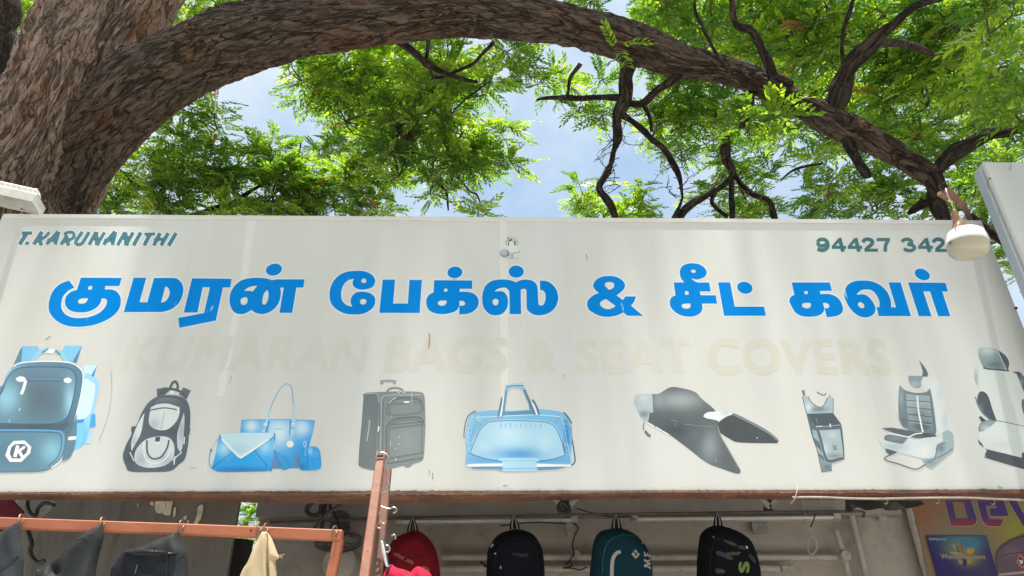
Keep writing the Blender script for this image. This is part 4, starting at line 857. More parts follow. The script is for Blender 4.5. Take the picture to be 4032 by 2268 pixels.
m.build('wire_cage', M_fan, fan)
for i in range(3):
    m = MB(); a0 = i * 2.094
    P = []
    for r_ in (0.02, 0.06, 0.105, 0.12):
        for s in (-1, 1):
            a = a0 + s * (0.35 + 0.3 * math.sin(r_ * 25)); e = math.cos(a) * u1 + math.sin(a) * u2
            P.append(fc + e * r_ - ax * 0.02 * (1 + s * 0.6))
    P = np.array(P); m.add(np.concatenate((P, P - ax * 0.003)), [(0, 2, 3, 1), (2, 4, 5, 3), (4, 6, 7, 5), (9, 11, 10, 8), (11, 13, 12, 10), (13, 15, 14, 12), (0, 8, 10, 2), (2, 10, 12, 4), (4, 12, 14, 6), (1, 3, 11, 9), (3, 5, 13, 11), (5, 7, 15, 13), (6, 14, 15, 7), (0, 1, 9, 8)])
    m.build('blade', M_metal, fan)
m = MB(); m.tube([fc - ax * 0.19, fc - ax * 0.17, fc - ax * 0.07, fc - ax * 0.05], [0.04, 0.06, 0.065, 0.03], 20); m.build('motor', M_fan, fan)
pc = at_y(1336, 2216, 4.72); m = MB(); m.tube([pc + (0, 0.27, 0), pc + (0, 0.02, 0), pc, pc - (0, 0.012, 0)], [0.105, 0.105, 0.098, 0.06], 32, up=(0, 0, 1)); m.build('base', M_pvc, fan)

# ------------------------------------------------------------------ banner and poster at the right
banner = empty('banner', at_y(3850, 2268, 4.9), 'colourful vinyl banner with big purple letters on the right wall', 'banner')
M_vinyl = printed('vinyl_print', 0.45, 0.0, dirt=(0.2, 0.18, 0.15), amount=0.25)
kb = 472 / 2221.0; KW = 3.0
def bpic(name, ops, y, label=None, off=0.002, parent=None, step=12):
    return build_picture(name, ops, parent or banner, y, 3560, 1960, kb, M_vinyl, base_off=off, label=label, step=step, kk=KW, dy=0.0003)
bk_ = MB(); A = at_y(3578, 1990, 4.9); zt, zb = 3.2, 1.2
bk_.box(((A[0] + 5.15) / 2, 4.912, (zt + zb) / 2), (5.15 - A[0], 0.012, zt - zb)); bk_.build('backing_sheet', M_pvc, banner, smooth=False)
bpic('ground_print', [('p', (84, 70, 54), "90,-150 2800,-150 3200,2300 640,2300", [(100, 300, 500, 500, (92, 54, 40)), (2100, 600, 520, 420, (98, 94, 34)), (1000, 700, 500, 300, (86, 78, 64)), (2500, 200, 400, 600, (98, 94, 34))])], 4.9, step=28)
LB = [(1000, -20, 900, 110, (72, 20, 62)), (1000, 230, 1500, 120, (34, 26, 78)), (1000, 500, 1500, 80, (102, 16, 34))]
DEL = ["690,-60! 1200,-60! 1235,60! 1330,380 1330,440 1300,490 1240,520 1150,525! 868,525! 740,60!", "1315,-60! 1790,-60! 1860,120! 1925,345! 1590,345! 1580,200! 1715,195! 1700,148! 1500,155! 1570,398! 1830,400! 1770,530! 1600,530 1520,510 1450,440 1430,390! 1340,60!", "1850,-60! 2010,-60! 2221,330! 2300,300! 2420,-60! 2560,-60! 2340,640! 2221,560!"]
for s, lb in zip(DEL, ('first', 'second', 'third')):
    P = curve(s, 3560, 1960, kb); m_ = MB(); v, t = fill([offset(P, 3.2)]); p = on_plane(v, 4.9); p[:, 1] -= 0.0035; m_.add(p, t, np.tile(srgb((112, 100, 88)) * KW, (len(v), 1)))
    v, t = fill([P], step=12); c = np.tile(srgb((44, 26, 70)), (len(v), 1))
    for (bx, by, rx, ry, bc) in LB:
        w = np.exp(-1.2 * (((v[:, 0] - 3560 - bx * kb) / (rx * kb)) ** 2 + ((v[:, 1] - 1960 - by * kb) / (ry * kb)) ** 2))[:, None]; c = c * (1 - w) + srgb(bc) * w
    p = on_plane(v, 4.9); p[:, 1] -= 0.006; m_.add(p, t, c * KW)
    if lb == 'first':
        v, t = fill([curve("885,88 1090,85 1165,385 945,385", 3560, 1960, kb, poly=True)]); p = on_plane(v, 4.9); p[:, 1] -= 0.008; m_.add(p, t, np.tile(srgb((88, 70, 52)) * KW, (len(v), 1)))
    m_.build('letter', M_vinyl, banner, smooth=False)
bpic('bag_print', [('f', (64, 48, 60), "2300,640 2050,730 1850,830 1720,960 1680,1100 1700,1300! 1730,1449! 1800,2000! 2700,2000! 2700,640!", [(2000, 1000, 200, 100, (78, 60, 72))]), ('s', (40, 26, 38), 22, "2300,690 2050,760 1870,860 1745,980 1705,1110 1720,1300"), ('s', (40, 26, 38), 14, "1730,1130 1850,1060 2020,1030 2300,1000"), ('p', (112, 102, 92), "1735,1410 2300,1350 2300,1400 1745,1449"),
     ('p', (150, 84, 62), "2130,1045 2300,1200 2180,1315 2070,1200"), ('p', (52, 38, 46), "2130,1075 2270,1200 2178,1285 2092,1195"), ('f', (225, 222, 220), "2110,1155! 2140,1155! 2155,1185! 2165,1145! 2190,1160! 2185,1225! 2150,1230!")], 4.9, 'printed dark purple bag with a small white mark in a diamond', 0.004)
poster = empty('poster', at_y(3790, 2268, 4.88), 'dark blue poster with a splash of colour stuck on the banner', 'poster')
PB = [(1080, 760, 420, 220, (30, 78, 92)), (1000, 960, 260, 160, (84, 92, 66)), (1250, 900, 150, 130, (40, 84, 98)), (1180, 1150, 200, 130, (96, 86, 40))]
bpic('poster_sheet', [('p', (20, 16, 62), "385,705 1505,715 1720,1449 1850,1900 730,1900 590,1449", PB),
     ('f', (24, 76, 104), "1010,800 1110,780 1200,840 1260,920 1180,960 1090,900"), ('f', (118, 92, 34), "1140,950 1220,930 1285,970 1240,1050 1150,1040"), ('f', (96, 98, 60), "830,1010 960,1010 1100,1050 1000,1070 860,1050"), ('f', (90, 62, 44), "1010,840 1050,860 1085,990 1080,1060 1030,980"),
     ('s', (84, 50, 36), 16, "820,950 900,965 1010,1015"), ('f', (86, 56, 40), "930,910 965,900 1000,960 1020,1010 960,960"), ('f', (22, 18, 56), "1080,1130 1140,1140 1130,1260 1090,1290 1065,1200"), ('f', (104, 94, 44), "1140,1140 1230,1140 1220,1210 1150,1230"), ('f', (100, 92, 70), "980,1150 1060,1180 1050,1240 1000,1220")], 4.9, None, 0.012, poster)
def btext(parent, items, mat=None):
    m_ = MB()
    for body, q, c, bold in items:
        Q = [(3560 + a * kb, 1960 + b_ * kb) for a, b_ in q]; p2, f2 = set_text(body, Q, bold=bold); p = on_plane(p2, 4.9); p[:, 1] -= 0.018
        m_.add(p, f2, np.tile(srgb(c) * KW, (len(p2), 1)))
    return m_.build('white_lettering', M_vinyl, parent, smooth=False)
btext(poster, [('SAMSUNG', ((430, 745), (762, 755), (770, 805), (440, 800)), (112, 104, 106), 0.03)]); btext(poster, [('Wondertainment', ((640, 1045), (1465, 1060), (1490, 1145), (660, 1140)), (118, 110, 102), 0.006)])

# ------------------------------------------------------------------ inflated cloth shapes
class Pillow:
    def __init__(s, q, ox=0, oy=0, k=1.0, y=2.0, thick=0.1, soft=0.05, fold=None, poly=False):
        P = curve(q, ox, oy, k, poly=poly); s.P = P if area(P) > 0 else P[::-1]
        s.y, s.t, s.fold = y, thick, fold
        s.soft = soft * FOCAL / (y * 0.97)           # edge softness in outline units
    def depth(s, v):
        d = edge_dist(v, [s.P]); w = np.sqrt(np.clip(1 - (1 - np.clip(d / s.soft, 0, 1)) ** 2, 0, 1)) ** 1.1
        t = s.t * w
        if s.fold is not None: t = t + s.fold(v) * np.clip(d / (s.soft * 0.35), 0, 1)
        return t
    def body(s, step=9, back=0.4):
        v, tr = fill([s.P], step=step); t = s.depth(v)
        edge = edge_dist(v, [s.P]) < 1e-3
        f = on_plane(v, s.y); f[:, 1] -= t
        bk = on_plane(v, s.y); bk[:, 1] += np.maximum(s.t * back * (t / max(s.t, 1e-6)), 0.0008)
        m = MB(); n = len(v); idx = np.arange(n) + n; idx[edge] = np.where(edge)[0]
        fs = [tuple(x) for x in tr] + [tuple(int(idx[i]) for i in x[::-1]) for x in tr]
        m.add(np.concatenate((f, bk)), fs); return m
    def patch(s, P, off=0.002, step=9, mb=None, col=None):
        v, tr = fill([P] if isinstance(P, np.ndarray) else P, step=step); f = on_plane(v, s.y); f[:, 1] -= s.depth(v) + off
        mb = mb or MB(); mb.add(f, tr, None if col is None else np.tile(col, (len(v), 1))); return mb
    def patch2(s, v, tr, off=0.003, mb=None):
        f = on_plane(v, s.y); f[:, 1] -= s.depth(v).max() * 0.0 + s.depth(v) + off
        mb = mb or MB(); mb.add(f, tr); return mb

M_navy = weave('navy_cloth', (0.004, 0.005, 0.011), (0.008, 0.009, 0.017)); M_teal = weave('teal_cloth', (0.004, 0.032, 0.052), (0.008, 0.046, 0.068)); M_black = weave('black_cloth', (0.004, 0.005, 0.009), (0.008, 0.009, 0.014))
M_red = weave('dark_red_cloth', (0.15, 0.005, 0.012), (0.21, 0.010, 0.020)); M_bred = weave('bright_red_cloth', (0.46, 0.010, 0.040), (0.54, 0.018, 0.055))
M_seamd = material('dark_seam', (0.008, 0.008, 0.012), 0.6); M_seamt = material('teal_piping', (0.03, 0.13, 0.16), 0.5); M_greyp = material('grey_print', (0.42, 0.40, 0.38), 0.5); M_blueprint = material('blue_print', (0.05, 0.10, 0.16), 0.5)
M_greenp = material('green_print', (0.16, 0.26, 0.06), 0.5); M_web = weave('black_webbing', (0.014, 0.014, 0.02), (0.025, 0.025, 0.03), 500); M_zip = material('nickel_zip', (0.6, 0.55, 0.45), 0.3, metal=0.8)
BY = 4.42
def strap(root, a, top, b_, k, ox, oy):
    T = at_y(ox + top[0] * k, oy + top[1] * k, BY + 0.03)
    for nm_, e, s in (('strap', a, -1), ('strap', b_, 1)):
        E = at_y(ox + e[0] * k, oy + e[1] * k, BY - 0.02); m = MB()
        P = np.linspace(T, E, 7); P[:, 0] += s * 0.004 * np.sin(np.linspace(0, math.pi, 7))
        w = np.linspace(0.006, 0.017, 7); V = np.concatenate([np.stack((P + np.array((sx, 0, 0)) * w[:, None] + (0, dy, 0)) for sx in (-1, 1) for dy in (0,))]) if False else None
        L_ = P - np.stack((w, w * 0, w * 0), 1); R2 = P + np.stack((w, w * 0, w * 0), 1)
        V = np.concatenate((L_ - (0, .002, 0), R2 - (0, .002, 0), R2 + (0, .002, 0), L_ + (0, .002, 0)))
        f = []
        for i in range(6):
            for q in range(4):
                r_ = (q + 1) % 4; f.append((q * 7 + i, r_ * 7 + i, r_ * 7 + i + 1, q * 7 + i + 1))
        m.add(V, f); o = m.build('strap', M_web, root, smooth=False)
        g_ = MB(); L3 = P - np.stack((w * 0.28, w * 0 + 0.004, w * 0), 1); R3 = P + np.stack((w * 0.28, w * 0 - 0.004, w * 0), 1)
        g_.add(np.concatenate((L3, R3)), [(i, i + 1, i + 8, i + 7) for i in range(6)]); g_.build('stripe', M_greyp, o, smooth=False)
def zips(root, pill, pts, k, ox, oy):
    for (x, y, x2, y2) in pts:
        v = np.array([(ox + x * k, oy + y * k), (ox + x2 * k, oy + y2 * k)]); p = on_plane(v, BY); p[:, 1] -= pill.depth(v) + 0.006
        m = MB(); m.tube(p, 0.0045, 6); m.build('zip_pull', M_zip, root)
def seam(root, pill, lines, w, k, ox, oy, mat, name='seam', off=0.003):
    m = MB()
    for s in lines: pill.patch(stroke(curve(s, ox, oy, k, closed=False), w), off, 0, m)
    m.build(name, mat, root)
k6, o6 = 680 / 2576.0, (1880, 1980)
bagn = empty('backpack', at_y(2030, 2420, BY), 'black-navy backpack with faint blue lettering between the red and teal ones', 'backpack', 'backpacks hanging in a row on the rail')
pl = Pillow("500,400 620,395 760,430 850,490 920,590 960,680 985,800 1000,950 1003,1091 1010,1600 960,1680! 180,1680! 128,1600 130,1091 133,1000 140,850 150,720 190,640 240,550 320,470 430,420", *o6, k6, BY, 0.10, 0.10)
pl.body().build('body', M_navy, bagn); strap(bagn, (520, 400), (540, 185), (595, 400), k6, *o6)
seam(bagn, pl, ["430,445 540,410 660,410"], 4, k6, *o6, M_greyp, 'piping'); seam(bagn, pl, ["250,1091 260,900 330,720 470,600 640,580 800,660 880,820 900,1091", "330,1300 600,1270 860,1300"], 2.5, k6, *o6, M_seamd)
zips(bagn, pl, [(235, 640, 200, 690), (270, 790, 255, 810), (340, 990, 345, 1030)], k6, *o6)
v, t = set_text('V-CRAFT', [(o6[0] + a * k6, o6[1] + b_ * k6) for a, b_ in ((520, 790), (745, 815), (735, 868), (530, 835))], bold=0.01, shear=0.3); pl.patch2(v, t).build('lettering', M_blueprint, bagn, smooth=False)
m = MB(); e = at_y(1904, 2222, BY - 0.03); m.box(e, (0.045, 0.02, 0.012), rot=Matrix.Rotation(0.7, 3, 'Y'), bev=0.003); m.build('side_strap', M_web, bagn, smooth=False)
bagt = empty('backpack', at_y(2445, 2420, BY), 'teal backpack with a curved grey stripe, diamond patch and sideways letters', 'backpack', 'backpacks hanging in a row on the rail')
pl = Pillow("1940,395 2060,380 2180,395 2330,460 2440,560 2530,680 2570,780 2600,900 2610,1091 2620,1600 2560,1690! 1720,1690! 1665,1600 1672,1091 1690,900 1720,640 1760,510 1830,430", *o6, k6, BY, 0.11, 0.10)
pl.body().build('body', M_teal, bagt); strap(bagt, (2035, 380), (2065, 165), (2110, 380), k6, *o6)
seam(bagt, pl, ["1940,440 2060,400 2200,420 2340,500 2460,620", "1850,800 1890,680 1990,580 2140,530 2300,540", "1830,1091 1840,850 1880,720"], 3.0, k6, *o6, M_seamt, 'piping')
seam(bagt, pl, ["2000,740 2080,660 2200,640 2430,660", "2160,650 2155,1091", "1980,460 2080,440 2200,450 2380,570"], 3.0, k6, *o6, M_seamd)
mb = pl.patch(stroke(curve("2092,785 2040,800 1990,860 1970,940 1962,1091 1960,1400", *o6, k6, closed=False), 14), 0.004, 0); mb.build('stripe', M_greyp, bagt)
mb = pl.patch(curve("2308,750 2372,820 2312,888 2246,818", *o6, k6, poly=True), 0.004, 0); dia = mb.build('patch', M_greyp, bagt)
mb = MB(); pl.patch(stroke(curve("2285,800 2300,795 2312,845 2335,790", *o6, k6, closed=False), 3.2), 0.006, 0, mb); mb.build('lettering', M_seamd, dia)
v, t = fill([curve(q, 2480, 2160, 100 / 1342.0, poly=True) for q in ('580,315 650,315 690,465 765,465 780,330 840,330 850,465 915,465 915,325 970,320 1010,580 600,585', '565,720 985,655 985,770 760,810 990,880 990,960 760,1045 990,1080 985,1195 585,1135 580,1010 790,930 570,830')])
pl.patch2(v, t).build('lettering', M_greyp, bagt, smooth=False); zips(bagt, pl, [(2421, 625, 2424, 640)], k6, *o6)
mb = MB(); pl.patch(stroke(curve("2470,660 2475,740 2482,800", *o6, k6, closed=False), 5), 0.006, 0, mb); mb.build('zip_cord', M_seamd, bagt)
k7, o7 = 1000 / 2576.0, (2560, 1980)
bagb = empty('backpack', at_y(2870, 2430, BY), 'black backpack with dull green lettering, rightmost on the rail', 'backpack', 'backpacks hanging in a row on the rail')
pl = Pillow("640,235 740,240 880,290 1000,370 1060,480 1100,620 1118,742 1125,1050 1080,1130! 520,1130! 468,1050 470,742 475,560 490,420 510,320 570,260", *o7, k7, BY, 0.11, 0.10)
pl.body().build('body', M_black, bagb); strap(bagb, (668, 235), (680, 95), (708, 235), k7, *o7)
M_camo = material('grey_camouflage', (0.035, 0.04, 0.05), 0.7, col2=(0.06, 0.065, 0.075), nscale=30)
for q in ("700,415 790,440 830,470 790,475 700,430", "630,525 720,550 780,590 770,615 690,585 625,560", "840,470 900,480 920,510 850,500", "620,700 690,710 700,742 620,742", "940,560 1000,580 1020,640 980,620"): pl.patch(curve(q, *o7, k7), 0.002, 0).build('camouflage_print', M_camo, bagb)
v, t = set_text('V-CRAFT', [(o7[0] + a * k7, o7[1] + b_ * k7) for a, b_ in ((726, 535), (862, 535), (855, 568), (735, 568))], bold=0.012, shear=0.3); pl.patch2(v, t).build('lettering', M_greenp, bagb, smooth=False)
v, t = set_text('S', [(o7[0] + a * k7, o7[1] + b_ * k7) for a, b_ in ((838, 742), (838, 626), (950, 630), (946, 745))], bold=0.05); pl.patch2(v, t).build('lettering', M_greenp, bagb, smooth=False)
zips(bagb, pl, [(590, 375, 600, 392), (915, 475, 930, 498)], k7, *o7); seam(bagb, pl, ["560,742 570,560 610,430 700,370", "940,510 990,620 1010,742"], 2.4, k7, *o7, M_seamd)
k5, o5 = 1344 / 2576.0, (1200, 1750)
bagr = empty('backpack', at_y(1620, 2420, BY), 'dark red backpack behind the leaning orange pole, leftmost on the rail', 'backpack', 'backpacks hanging in a row on the rail')
pl = Pillow("780,664 830,655 885,666 960,740 1000,830 1020,950 1025,1100 1025,1280 980,1330! 620,1330! 575,1280 575,1100 590,950 620,820 660,730 720,685", *o5, k5, BY, 0.11, 0.10)
pl.body().build('body', M_red, bagr); strap(bagr, (790, 662), (815, 552), (838, 662), k5, *o5); seam(bagr, pl, ["640,860 700,790 800,745 900,760 960,830", "650,1000 700,900 800,850 920,880"], 3, k5, *o5, M_seamd)
M_rprint = material('faded_red_print', (0.30, 0.07, 0.05), 0.6)
for q in ("680,850 710,845 780,885 770,900 720,880", "770,885 830,905 830,930 770,905", "900,940 950,960 950,990 905,970"): pl.patch(curve(q, *o5, k5), 0.003, 0).build('print', M_rprint, bagr)
wr = lambda a, fx, fy, ph=0.0: (lambda v: a * np.sin(v[:, 0] * fx + v[:, 1] * fy + ph) + a * 0.6 * np.sin(v[:, 0] * fx * 2.3 - v[:, 1] * fy * 1.4 + ph * 2))
YR = 1.98
rb = empty('red_bag', at_y(1610, 2330, YR), 'bright red bag hanging in front of the dark red backpack', 'bag')
pl = Pillow("590,993! 610,950 640,905 668,912! 700,932 760,948 800,965! 820,940 862,922 930,958 965,1010 985,1150 960,1300! 560,1300! 570,1100", *o5, k5, YR, 0.05, 0.03, wr(0.004, 0.05, 0.03))
pl.body().build('body', M_bred, rb); seam(rb, pl, ["775,945 780,1000 778,1060"], 2.5, k5, *o5, M_seamd); mb = pl.patch(curve("640,906 668,912 660,950 625,1000", *o5, k5), 0.004, 0); mb.build('trim', M_seamd, rb)

# ------------------------------------------------------------------ orange steel frames in front of the shop
M_orange = material('orange_paint', (0.41, 0.122, 0.058), 0.5, col2=(0.46, 0.155, 0.078), nscale=7, col3=(0.30, 0.17, 0.06), n3=3.2, c3lo=0.60, c3hi=0.72, bump=0.25, bscale=50)
M_orange2 = material('dull_orange_paint', (0.29, 0.102, 0.055), 0.55, col2=(0.21, 0.074, 0.042), nscale=9, col3=(0.16, 0.07, 0.045), n3=12, c3lo=0.62, c3hi=0.74, bump=0.3, bscale=50)
M_shadeblack = material('shade_black', (0.012, 0.007, 0.006), 0.9)  # near-black that stands in for the shade inside tubes and holes
YB = 1.95
frame = empty('display_frame', (at_y(1320, 2200, YB)[0], YB, 0.12), 'orange square tube frame with hooks holding seat covers at the lower left', 'frame')
pts = [at_y(-900, 2019, YB), at_y(-60, 2058, YB), at_y(700, 2084.5, YB), at_y(1300, 2108, YB), at_y(1348, 2110, YB)]
m = MB(); m.tube(pts, 0.0128, square=True, up=(0, 1, 0)); m.build('bar', M_orange, frame, smooth=False)
p0 = at_y(1334, 2124, YB); p1 = at_y(1305, 2268, YB); dn = p1 - p0; p2 = p0 + dn * ((p0[2] - 0.12) / -dn[2]); p2[2] = 0.125
m = MB(); m.tube([p0 + (0, 0.0006, 0), p1, p2], 0.0122, square=True, up=(0, 1, 0)); m.build('post', M_orange, frame, smooth=False)
q0 = pts[0].copy(); m = MB(); m.tube([q0 + (0.02, 0, -0.013), (q0[0] + 0.02, YB, 0.125)], 0.0122, square=True, up=(0, 1, 0)); m.build('post', M_orange, frame, smooth=False)
def bar_y(x): return 2058 + (x + 60) * (2108 - 2058) / 1360.0
for hx in (82, 402, 714, 1020, 1046, 1318):
    m = MB(); yb = bar_y(hx)
    P = [at_y(hx - 10, yb + 16, YB - 0.018), at_y(hx - 9, yb - 14, YB - 0.018), at_y(hx - 4, yb - 34, YB - 0.012), at_y(hx + 4, yb - 36, YB - 0.004), at_y(hx + 10, yb - 22, YB + 0.004), at_y(hx + 8, yb - 14, YB - 0.016), at_y(hx + 2, yb + 2, YB - 0.019)]
    m.tube(P, 0.0020, 6, sub=5); m.build('hook', material('rusty_hook', (0.22, 0.12, 0.08), 0.5, metal=0.4) if hx == 82 else bpy.data.materials['rusty_hook'], frame)
m = MB(); c = at_y(994, 2093, YB) - (0, 0.0131, 0); m.tube([c + (0, 0.001, 0), c - (0, 0.0004, 0)], 0.0024, 10); m.build('bolt_hole_shade', M_shadeblack, frame)

lean = empty('leaning_frame', (at_y(1432, 2268, 1.8)[0], 1.75, 0.12), 'leaning pair of dull orange square tubes with wire hooks in front of the suitcase picture', 'frame')
a0 = at_y(1498, 1812, 1.88); a1 = at_y(1436, 2268, 1.74); d_ = a1 - a0; a2 = a0 + d_ * ((a0[2] - 0.125) / -d_[2])
m = MB(); m.tube([a0, a1, a2], 0.0108, square=True, up=(0, 1, 0)); m.build('front_tube', M_orange2, lean, smooth=False)
du = -d_ / np.linalg.norm(d_); rr_ = np.cross(du, (0, 1, 0)); rr_ /= np.linalg.norm(rr_); ff = np.cross(rr_, du)
R3 = np.stack((rr_, ff, du), 1); hh = 0.026
en = MB()
en.box(a0 + du * hh / 2 - rr_ * 0.0096, (0.0022, 0.0214, hh), rot=R3); en.box(a0 + du * hh / 2 + rr_ * 0.0096, (0.0022, 0.0214, hh), rot=R3)
sgn = 1 if ff[1] > 0 else -1
en.box(a0 + du * (hh / 2 + 0.001) + ff * sgn * 0.0096, (0.0170, 0.0022, hh + 0.002), rot=R3); en.build('open_end', M_orange2, lean, smooth=False)
en = MB(); en.box(a0 + du * 0.012 + ff * sgn * 0.0074, (0.0168, 0.002, 0.024), rot=R3); en.box(a0 + du * 0.0012, (0.0168, 0.0168, 0.002), rot=R3); en.build('tube_shade_plate', M_shadeblack, lean, smooth=False)
b0 = at_y(1527, 1850, 1.98); b1 = at_y(1486, 2268, 1.90); d2 = b1 - b0; b2 = b0 + d2 * ((b0[2] - 0.125) / -d2[2])
m = MB(); m.tube([b0, b1, b2], 0.0100, square=True, up=(0, 1, 0)); m.build('rear_tube', material('shaded_orange_paint', (0.20, 0.085, 0.052), 0.6, col2=(0.13, 0.055, 0.036), nscale=5, col3=(0.33, 0.14, 0.085), n3=3), lean, smooth=False)  # darker copy of the orange: the rear tube's shade put into its colour
m = MB(); c = at_y(1448, 2176, 1.757); m.tube([c, c - (0, 0.004, 0)], 0.003, 10); m.build('bolt_hole_shade', M_shadeblack, lean)
k8, o8 = 550 / 1633.0, (1250, 1780)
for pts_ in ([(690, 110), (690, 60), (715, 12), (770, 8), (820, 40), (830, 90), (805, 140), (795, 230), (765, 260)], [(815, 350), (840, 380), (842, 420), (815, 455), (770, 475), (735, 488)], [(815, 200), (812, 350), (800, 430), (785, 445)],
             [(742, 635), (800, 655), (850, 662), (885, 645), (915, 655), (926, 680), (908, 705), (884, 716)], [(705, 690), (735, 740), (740, 800), (770, 835), (798, 825), (798, 790)], [(715, 715), (695, 750), (690, 790)], [(690, 830), (705, 880), (735, 890), (750, 870)], [(800, 1092), (830, 1096), (846, 1130), (830, 1165), (806, 1170)], [(865, 985), (890, 965), (912, 985), (910, 1020)]):
    m = MB(); m.tube([at_y(o8[0] + a * k8, o8[1] + b_ * k8, 1.865) for a, b_ in pts_], 0.0019, 6, sub=5); m.build('hook', M_wire, lean)
stz = empty('strap_bundle', at_y(1515, 2190, 1.86), 'white and grey striped strap hanging from the leaning orange frame', 'strap')
pl = Pillow("738,1045 765,1045 790,1150 815,1290 830,1340! 800,1340! 775,1260 750,1150", *o8, k8, 1.86, 0.006, 0.006); pl.body(step=5).build('webbing', material('white_webbing', (0.62, 0.64, 0.66), 0.7, col2=(0.5, 0.52, 0.54), nscale=60), stz)
pl = Pillow("768,1045! 795,1050! 815,1180 838,1340! 826,1338! 800,1200", *o8, k8, 1.866, 0.006, 0.006); pl.body(step=5).build('grey_edge', material('slate_webbing', (0.09, 0.11, 0.15), 0.7), stz)

# seat covers hung on the bar
k4 = 1344 / 2576.0; o4 = (0, 1900); YC = 1.925
M_knit = weave('charcoal_knit', (0.028, 0.031, 0.035), (0.044, 0.048, 0.053), 330, 0.8, 0.25); M_vin = weave('charcoal_vinyl', (0.026, 0.028, 0.030), (0.038, 0.040, 0.042), 420, 0.55, 0.25)
M_leather = weave('black_leatherette', (0.013, 0.0135, 0.017), (0.020, 0.021, 0.026), 420, 0.27, 0.25); M_beige = material('beige_canvas', (0.50, 0.385, 0.235), 0.85, col2=(0.56, 0.44, 0.285), nscale=5, bump=0.3, bscale=90, dist=0.002)
M_thread = material('thread', (0.5, 0.42, 0.3), 0.8)
GC = 'seat covers hanging from the orange bar'
cv = empty('seat_cover', at_y(40, 2300, YC), 'charcoal knitted seat cover at the left edge, first on the orange bar', 'seat cover', GC)
pl = Pillow("150,298! 160,420 182,560 176,705 165,1300! -500,1300! -420,560 -150,450 0,385 80,335", *o4, k4, YC, 0.03, 0.03, wr(0.004, 0.03, 0.016)); pl.body(step=8).build('cloth', M_knit, cv); seam(cv, pl, ["-100,760 0,700 90,640 172,560"], 5, k4, *o4, M_seamd)
cv = empty('seat_cover', at_y(280, 2300, YC), 'plain charcoal seat cover with deep folds, second on the orange bar', 'seat cover', GC)
fo = lambda v: 0.012 * np.exp(-((v[:, 0] - 205 - (2268 - v[:, 1]) * 0.35) / 22) ** 2) - 0.020 * np.exp(-((v[:, 0] - 235) / 22) ** 2 - ((v[:, 1] - 2248) / 26) ** 2) + 0.004 * np.sin(v[:, 0] * 0.06 + v[:, 1] * 0.03)
pl = Pillow("775,308! 782,420 745,560 722,705 690,1200! 230,1200! 280,705 330,652 430,580 520,480 640,390 720,340", *o4, k4, YC, 0.03, 0.03, fo); pl.body(step=7).build('cloth', M_vin, cv); seam(cv, pl, ["500,560 560,480 660,425 770,420"], 3, k4, *o4, M_seamd)
cv = empty('seat_cover', at_y(600, 2300, YC), 'black leatherette seat cover with a padded rolled top edge, third on the bar', 'seat cover', GC)
pl = Pillow("1355,368! 1368,430 1415,540 1420,705 1440,1300! 800,1300! 850,705 890,620 940,545 980,508 1060,495 1180,440 1280,400", *o4, k4, YC, 0.035, 0.03, wr(0.002, 0.03, 0.02)); pl.body(step=7).build('cloth', M_vin, cv)
mb = pl.patch(curve("945,552! 1010,565 1130,572 1240,562 1318,548! 1304,705 1296,1250! 815,1250! 858,705 895,630", *o4, k4), 0.004, 9); mb.build('panel', M_leather, cv)
pr = Pillow("938,535 980,508 1080,500 1220,510 1320,530 1340,545 1240,556 1120,565 1010,556", *o4, k4, YC - 0.036, 0.012, 0.014); pr.body(step=6).build('rolled_edge', M_leather, cv)
seam(cv, pl, ["948,548 1050,568 1180,568 1320,546 1420,552", "950,545 900,630 862,705", "1312,552 1306,705 1300,1000", "1335,550 1362,620 1385,705"], 4, k4, *o4, M_seamd, off=0.006); seam(cv, pl, ["1088,640 1072,705"], 1.4, k4, *o4, M_greyp, 'stitching', 0.006)
cv = empty('seat_cover', at_y(1020, 2300, YC), 'beige canvas seat cover hanging in a pointed fold, last on the bar', 'seat cover', GC)
fo = lambda v: -0.016 * np.exp(-((v[:, 0] - 1052 - (v[:, 1] - 2100) * 0.05) / 7) ** 2) + 0.003 * np.sin(v[:, 0] * 0.09)
pl = Pillow("1975,372! 2012,370! 2050,420 2085,510 2108,570! 2082,590! 2088,705 2110,1100! 1690,1100! 1812,705 1870,600 1920,480 1950,420", *o4, k4, YC, 0.02, 0.02, fo); pl.body(step=5).build('cloth', M_beige, cv)
for i, q in enumerate(("2095,548 2125,548 2146,540", "2098,560 2130,560 2120,575")):
    m = MB(); P = on_plane(curve(q, *o4, k4, closed=False), YC - 0.012); m.tube(P, 0.0007, 4); m.build('loose_thread', M_thread, cv)

# ------------------------------------------------------------------ lamps
lamp = empty('bulkhead_lamp', at_y(3810, 960, 2.45), 'round white bulkhead lamp hanging in front of the phone number', 'lamp')
lc = at_y(3810, 962, 2.45); axl = np.array((0.10, -0.10, 1.0)); axl /= np.linalg.norm(axl)
M_lampw = material('lamp_housing', (0.74, 0.72, 0.68), 0.35, col2=(0.66, 0.64, 0.59), nscale=20)
M_lens, N_, L_, B_ = nodes_of('frosted_lens'); B_.inputs['Base Color'].default_value = (0.43, 0.39, 0.30, 1); B_.inputs['Roughness'].default_value = 0.28; B_.inputs['Subsurface Weight'].default_value = 0.15; B_.inputs['Subsurface Radius'].default_value = (0.02, 0.02, 0.015)
m = MB(); m.tube([lc + axl * z for z in (0.062, 0.060, 0.052, 0.012, 0.004, 0.0)], [0.02, 0.056, 0.066, 0.076, 0.078, 0.077], 48, up=(1, 0, 0)); m.build('housing', M_lampw, lamp)
m = MB(); m.tube([lc + axl * z for z in (0.0004, -0.012, -0.030, -0.044, -0.052, -0.055)], [0.0755, 0.0755, 0.073, 0.064, 0.045, 0.012], 48, up=(1, 0, 0)); m.build('lens', M_lens, lamp)
